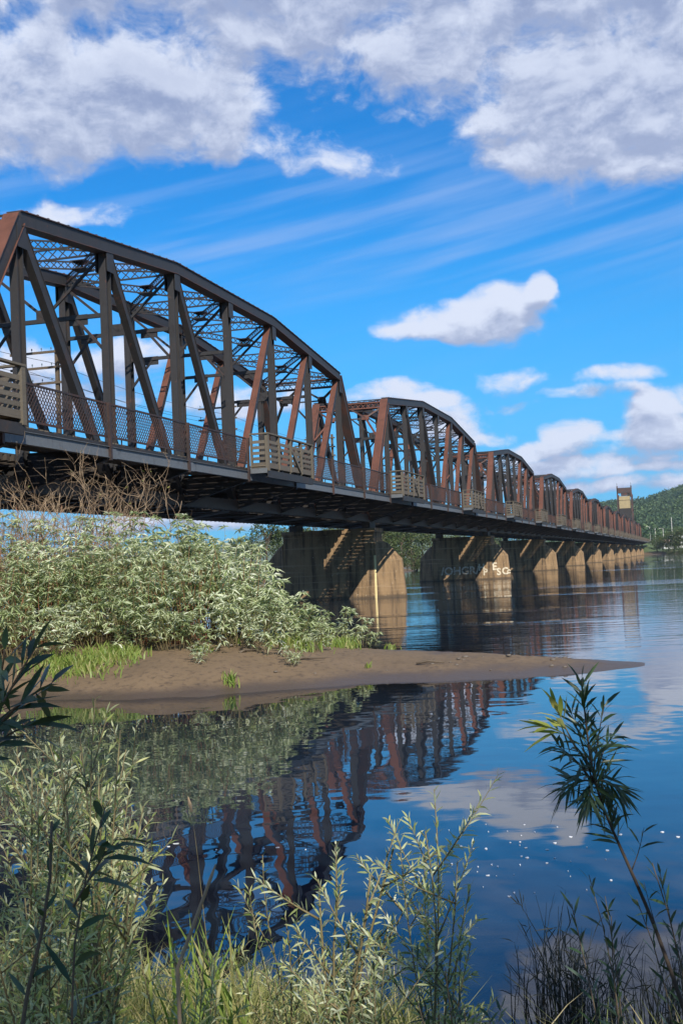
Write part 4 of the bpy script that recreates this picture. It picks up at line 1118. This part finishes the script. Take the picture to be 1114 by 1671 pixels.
# --- foreground: willows on the near bank
def at_g(px, Y):
    x = (px-557)/2000*Y; return Vector((x, Y, hz(x, Y)-.05))
def tips(lst, Y): return [at(px, py, Y) for px, py in lst]
def box_tips(n, x0, x1, y0, y1, Y, seed):
    r = random.Random(seed); return [at(r.uniform(x0, x1), r.uniform(y0, y1), Y+r.uniform(-.3, .3)) for _ in range(n)]
W_ = ('twig', 'leaf_willow'); S_ = ('twig', 'leaf_near'); D_ = ('bark', 'leaf_shaded'); Y_ = ('twig', 'leaf_yel')
# leaning dark willow at the right, leafy only at its top
p = Plant(501); Yw = 3.4; base = at(1140, 1720, Yw)
root = thing('leaning_willow', 'leaning dark willow sapling at the right with a leafy head over the water', 'sapling', base)
P = p.shoot([base, at(1066, 1505, Yw), at(1006, 1370, Yw), at(968, 1290, Yw), at(957, 1200, Yw), at(948, 1108, Yw)], 92, .105, .0095, .0068, .56, 1.0, T_NEAR, 62, .22, 7, 16)
for px, py, n in [(905, 1215, 22), (1000, 1200, 24), (1012, 1290, 24), (918, 1290, 24), (985, 1150, 18), (930, 1160, 20), (960, 1310, 20), (990, 1300, 18)]:
    a = at(966, 1275, Yw); e = at(px, py, Yw+p.r.uniform(-.12, .12)); p.shoot([a, a.lerp(e, .5)+Vector((0, 0, .02)), e], int(n*1.25), .098, .0095, .003, .12, 1.0, T_NEAR, 60, .3, 5, 6)
p.shoot([at(1085, 1560, Yw), at(1062, 1490, Yw), at(1050, 1440, Yw)], 7, .09, .009, .002, .2, 1, T_NEAR, 55, .25, 5, 6)
p.shoot([at(1030, 1420, Yw), at(1042, 1390, Yw), at(1050, 1350, Yw)], 5, .08, .008, .002, .3, 1, T_NEAR, 55, .25, 5, 6)
p.build(root, base, 'bark_dark', 'leaf_shaded')
p = Plant(502); e0 = at(942, 1225, Yw)
for px, py in [(905, 1150), (885, 1185)]: p.shoot([e0, at(925, 1195, Yw), at(px, py, Yw)], 9, .10, .015, .003, .45, 1, T_NEAR, 45, .2, 5, 6)
p.build(root, base, 'twig', 'leaf_yel', 'side_shoot', 'young_foliage')
bush('willow_sapling', 'upright dark willow shoots at the bottom right, left of the leaning stem', 'sapling', at_g(985, 3.6), tips([(958, 1425), (985, 1460), (935, 1480), (1000, 1500)], 3.6), 503, 30, .095, .010, D_, r0=.005, side=0, depth=.1, t0=.3)
bush('willow_sapling', 'dark willow shoots at the right edge, behind the leaning stem', 'sapling', at_g(1095, 3.7), tips([(1050, 1395), (1078, 1425), (1040, 1470), (1100, 1520)], 3.7), 504, 28, .095, .010, D_, r0=.005, side=0, depth=.1, t0=.3)
# centre and left
bush('willow_bush', 'tall slender silvery willow in the centre foreground against the water', 'shrub', at_g(668, 4.4), tips([(714, 1302), (690, 1345), (742, 1395), (768, 1450), (655, 1390), (765, 1530), (728, 1470), (700, 1420)], 4.4), 505, 60, .072, .0088, S_, r0=.007, side=3, depth=.25, t0=.3)
bush('willow_bush', 'arching willow with a thick dark stem leaning right in the bottom centre', 'shrub', at_g(505, 4.7), tips([(640, 1372), (602, 1402), (560, 1420), (690, 1440), (520, 1450), (610, 1500), (575, 1530), (640, 1545)], 4.7), 506, 60, .072, .0088, S_, r0=.012, side=3, depth=.3, t0=.3)
bush('willow_bush', 'dark stemmed willow shoots left of the arching willow', 'shrub', at_g(440, 5.1), tips([(432, 1382), (470, 1465), (402, 1500), (495, 1545), (455, 1560), (380, 1560)], 5.1), 507, 34, .07, .0085, W_, r0=.006, side=2, depth=.3, t0=.35)
bush('willow_bush', 'small pale willow at the bottom edge right of centre', 'shrub', at_g(560, 4.0), box_tips(9, 480, 640, 1550, 1650, 4.0, 1), 508, 32, .07, .0085, S_, r0=.005, side=1, depth=.2)
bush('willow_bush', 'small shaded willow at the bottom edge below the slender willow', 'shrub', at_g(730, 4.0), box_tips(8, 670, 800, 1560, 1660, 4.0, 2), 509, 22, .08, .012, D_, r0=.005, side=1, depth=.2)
bush('willow_bush', 'tall left willow with orange shoots rising above the cove', 'shrub', at_g(130, 4.6), tips([(152, 1142), (205, 1185), (112, 1215), (178, 1255), (75, 1240), (222, 1330), (245, 1400), (150, 1330), (190, 1390), (95, 1330), (215, 1450), (160, 1460)], 4.6), 510, 42, .095, .0105, W_, r0=.009, side=3, depth=.3, t0=.25)
bush('willow_bush', 'broad sunlit silvery willow at the left edge', 'shrub', at_g(25, 5.4), box_tips(24, -60, 170, 1180, 1460, 5.4, 3), 511, 48, .08, .0095, S_, r0=.008, side=3, depth=.5, t0=.2)
bush('willow_bush', 'second sunlit willow at the left, right behind the tall orange shoots', 'shrub', at_g(135, 6.0), box_tips(18, 40, 240, 1190, 1470, 6.0, 4), 512, 48, .08, .0095, S_, r0=.008, side=3, depth=.5, t0=.2)
bush('willow_bush', 'low willow in the bottom left corner, partly shaded', 'shrub', at_g(60, 4.0), box_tips(16, -40, 200, 1430, 1620, 4.0, 5), 513, 42, .075, .0088, W_, r0=.006, side=2, depth=.4)
bush('willow_bush', 'shaded willow shoots at the bottom left among the grass', 'shrub', at_g(270, 4.2), box_tips(11, 180, 390, 1540, 1650, 4.2, 6), 514, 32, .07, .0085, W_, r0=.005, side=1, depth=.4)
# close dark sprays
p = Plant(520); Yc = 1.75; base = at(-90, 1330, Yc); root = thing('willow_branch', 'close dark willow branch with long leaves entering at the left edge', 'branch', base)
for lst, n in [([(-90, 1330), (-30, 1210), (20, 1120), (62, 1050)], 20), ([(-60, 1280), (-10, 1190), (40, 1140), (85, 1115)], 16), ([(-70, 1290), (-20, 1160), (5, 1100), (8, 1060)], 16), ([(-90, 1330), (-20, 1225), (20, 1190), (60, 1180)], 12)]:
    p.shoot([at(px, py, Yc+p.r.uniform(-.06, .06)) for px, py in lst], n, .088, .0105, .0035, .25, 1, T_NEAR, 50, .2, 7, 10)
p.build(root, base, 'bark', 'leaf_shaded')
p = Plant(521); Yc = 2.4; base = at_g(95, Yc); root = thing('willow_sprig', 'close dark sprig of long leaves before the left willow', 'sprig', base)
p.shoot([base, at(110, 1520, Yc), at(140, 1400, Yc), at(172, 1318, Yc)], 22, .12, .0135, .005, .62, 1, T_NEAR, 70, .3, 6, 12)
p.shoot([at(120, 1480, Yc), at(165, 1400, Yc), at(190, 1370, Yc)], 12, .12, .014, .003, .3, 1, T_NEAR, 70, .4, 6, 6)
p.build(root, base, 'bark', 'leaf_shaded')
p = Plant(522); Yc = 2.9; base = at_g(10, Yc); root = thing('dark_stem', 'thick dark bent stem with sparse leaves at the bottom left corner', 'sapling', base)
p.shoot([base, at(20, 1640, Yc), at(80, 1530, Yc), at(90, 1430, Yc), at(85, 1340, Yc)], 16, .09, .012, .010, .4, 1, T_NEAR, 60, .25, 7, 12)
p.build(root, base, 'bark', 'leaf_shaded')
p = Plant(523); Yc = 3.6; base = at_g(262, Yc); root = thing('dead_stalk', 'pale dry straight stalk leaning in the bottom left grass', 'stalk', base)
p.st.tube([base, at(290, 1580, Yc), at(345, 1430, Yc), at(352, 1410, Yc)], [.007, .006, .005, .002], 7); p.build(root, base, 'dead', 'dead')

# grass on the near bank
r = np.random.default_rng(80)
def bank_pts(n, x0, x1, Y0, Y1):
    Yv = r.uniform(Y0, Y1, n); Xv = (r.uniform(x0, x1, n)-557)/2000*Yv; return np.c_[Xv, Yv, height(Xv, Yv)-.02]
q = np.concatenate([bank_pts(5200, -40, 420, 3.6, 7.8), bank_pts(3400, 300, 640, 3.6, 7.2), bank_pts(900, 640, 1150, 3.6, 6.0)])
q = q[q[:, 2] > -.06]
hh = r.uniform(.14, .48, len(q))
blades('bank_grass', q, hh, 'grass', 81, 'tangled green and straw coloured grass on the near bank', .0075, .7)
p = Plant(540); base = at_g(300, 5.4); root = thing('grass_clump', 'bright green broad bladed grass clump before the water, left of centre', 'grass clump', base)
rr = p.r
for i in range(34):
    e = at(rr.uniform(235, 430), rr.uniform(1465, 1600), 5.4+rr.uniform(-.4, .3)); b0 = base + Vector((rr.uniform(-.25, .32), rr.uniform(-.2, .2), 0)); m = b0.lerp(e, .6) + Vector((0, 0, .10)); L = (e-b0).length
    A = np.array([tuple(b0), tuple(m), tuple(e)])
    P, _ = curve_pts(A, 7); S = Vector((rr.uniform(-1, 1), rr.uniform(-.5, .5), 0)).normalized()*.009
    wv = [.7, 1, 1, .9, .7, .45, .05]; V = np.concatenate([[P[k]-np.array(S)*wv[k], P[k]+np.array(S)*wv[k]] for k in range(7)])
    F = np.array([t for k in range(6) for t in ((2*k, 2*k+1, 2*k+3), (2*k, 2*k+3, 2*k+2))])
    p.lv.append(V); p.lf.append(F+p.nv); p.nv += len(V)
p.build(root, base, 'twig', 'grass_green', 'stem', 'blade')
p = Plant(541); base = at_g(335, 5.0); root = thing('grass_stalk', 'single tall green grass stalk with a pale seed head before the water', 'grass stalk', base)
p.shoot([base, at(332, 1500, 5.0), at(325, 1400, 5.0), at(313, 1322, 5.0)], 4, .28, .012, .003, .2, .5, T_NEAR, 25, .1, 5, 8)
p.build(root, base, 'twig', 'grass_green', 'stalk', 'blade')
b = MB(); hp = [at(313, 1325, 5.0)-base, at(310, 1312, 5.0)-base, at(307, 1300, 5.0)-base]; b.tube(hp, [.006, .008, .002], 6); b.build('seed_head', 'dead', root)

# dark reeds standing in the shallows at the bottom right
def reeds(px0, px1, Y, n, h0, h1, seed, label):
    p = Plant(seed); r = p.r; xm = ((px0+px1)/2-557)/2000*Y; root = thing('reed_clump', label, 'reeds', (xm, Y, -.1), 0, 'dark reeds in the shallows')
    for i in range(n):
        Yi = Y+r.uniform(-.5, .5); x = (r.uniform(px0, px1)-557)/2000*Yi; h = r.uniform(h0, h1); l = r.normal(0, .22)*h
        p.st.tube([(x, Yi, -.12), (x+l*.3, Yi+r.normal(0, .02), h*.55), (x+l, Yi+r.normal(0, .05), h)], [.0035, .0028, .001], 4)
        if r.uniform() < .7:
            k = 3; B = np.array([[x+l*t, Yi, h*(.2+.8*t)] for t in r.uniform(.3, 1, k)]); p.add(B, r.normal(size=(k, 3))+np.array([0, 0, 1.2]), r.uniform(.10, .22, k), np.full(k, .007))
    p.build(root, (xm, Y, -.1), 'reed', 'reed')
reeds(830, 905, 7.3, 60, .25, .72, 551, 'dark reed clump at the bottom, left one of the reeds')
reeds(880, 965, 6.9, 85, .2, .62, 552, 'dense dark reed clump between the willow shoots and the left reeds')
reeds(985, 1100, 6.9, 85, .2, .60, 553, 'dark reed clump in the bottom right corner under the leaning stem')
reeds(780, 850, 7.8, 9, .2, .55, 554, 'sparse thin reeds standing alone in the water at the left of the clumps')
reeds(845, 900, 6.4, 50, .1, .40, 555, 'low tangled dark reeds at the bottom edge')

# foam flecks and a fallen leaf on the water
r = np.random.default_rng(90); b = MB()
def fleck(px, py, sx_, sy_):
    t = (0-CAM_Z)/ray(px, py).z; c = Vector((0, 0, CAM_Z)) + ray(px, py)*t; k = 8
    ph = r.uniform(0, 6.28); v0 = [(c.x+math.cos(a)*sx_*(1+.3*math.sin(3*a+ph)), c.y+math.sin(a)*sy_*(1+.3*math.cos(2*a+ph)), .006) for a in [i*2*math.pi/k for i in range(k)]]
    v1 = [(x, y, -.004) for x, y, z in v0]
    b.poly(v0+v1, [tuple(range(k))]+[(i, i+k, (i+1) % k+k, (i+1) % k) for i in range(k)])
for i in range(40): fleck(830+r.normal(0, 70), 1400+r.normal(0, 36), abs(r.normal(.004, .006))+.003, abs(r.normal(.006, .008))+.004)
for px, py in [(1080, 1358), (1105, 1366), (1012, 1362), (990, 1388), (930, 1366), (905, 1376), (860, 1400)]: fleck(px, py, .016, .018)
for i in range(7): fleck(r.uniform(270, 500), r.uniform(1372, 1392), abs(r.normal(.007, .006))+.004, .006)
tag(b.build('foam', 'foam'), 'white foam flecks drifting on the calm water', 'foam', kind='stuff')
t = (0-CAM_Z)/ray(210, 1492).z; c = Vector((0, 0, CAM_Z)) + ray(210, 1492)*t
p = Plant(95); p.add(np.array([[c.x-.05, c.y, .012]]), np.array([[1, .2, .05]]), np.array([.12]), np.array([.09]), T_NEAR, 0, 3.0)
lf = thing('fallen_leaf', 'orange fallen leaf floating on the dark water at the left', 'leaf', (c.x, c.y, .01)); p.build(lf, (c.x, c.y, .01), 'orange', 'orange', 'stalk', 'blade')

# bank tree behind the camera dappling the foreground, plus two small trees added for shade
def shade_tree(x, y, h, label, wide=1.0):
    o = copy_tree(tb[1]); o.rotation_euler = (0, 0, 0); o.location = (x, y, hz(x, y)); k = h/10; o.scale = (k*wide, k*wide, k); o['label'] = label; o['group'] = 'bank trees behind the camera'
shade_tree(5.3, -4.9, 11.5, 'bank tree behind the viewpoint to the right', .9)
shade_tree(1.62, 1.30, 3.2, 'small unseen tree added to shade the leaning willow', .66)  # added out of view, crown placed to shade the leaning willow's head
shade_tree(.30, -1.7, 6.0, 'unseen young tree added to shade the close left branch', .5)  # added out of view so its crown shades the close leaves at left

# ------------------------------------------------------------------ air between here and the far hills
b = MB(); b.box((-5200, -900, -4.5), (5200, 5300, 330))
hm, T = material('air'); vp = T.add('ShaderNodeVolumePrincipled', {'Color': (.62, .78, 1.0, 1), 'Density': 5.5e-5})
oo = T.add('ShaderNodeOutputMaterial'); T.l.new(vp.outputs[0], oo.inputs['Volume'])
hz_ = b.build('haze', hm); tag(hz_, 'thin blue air in front of the far hills', 'haze', kind='stuff')
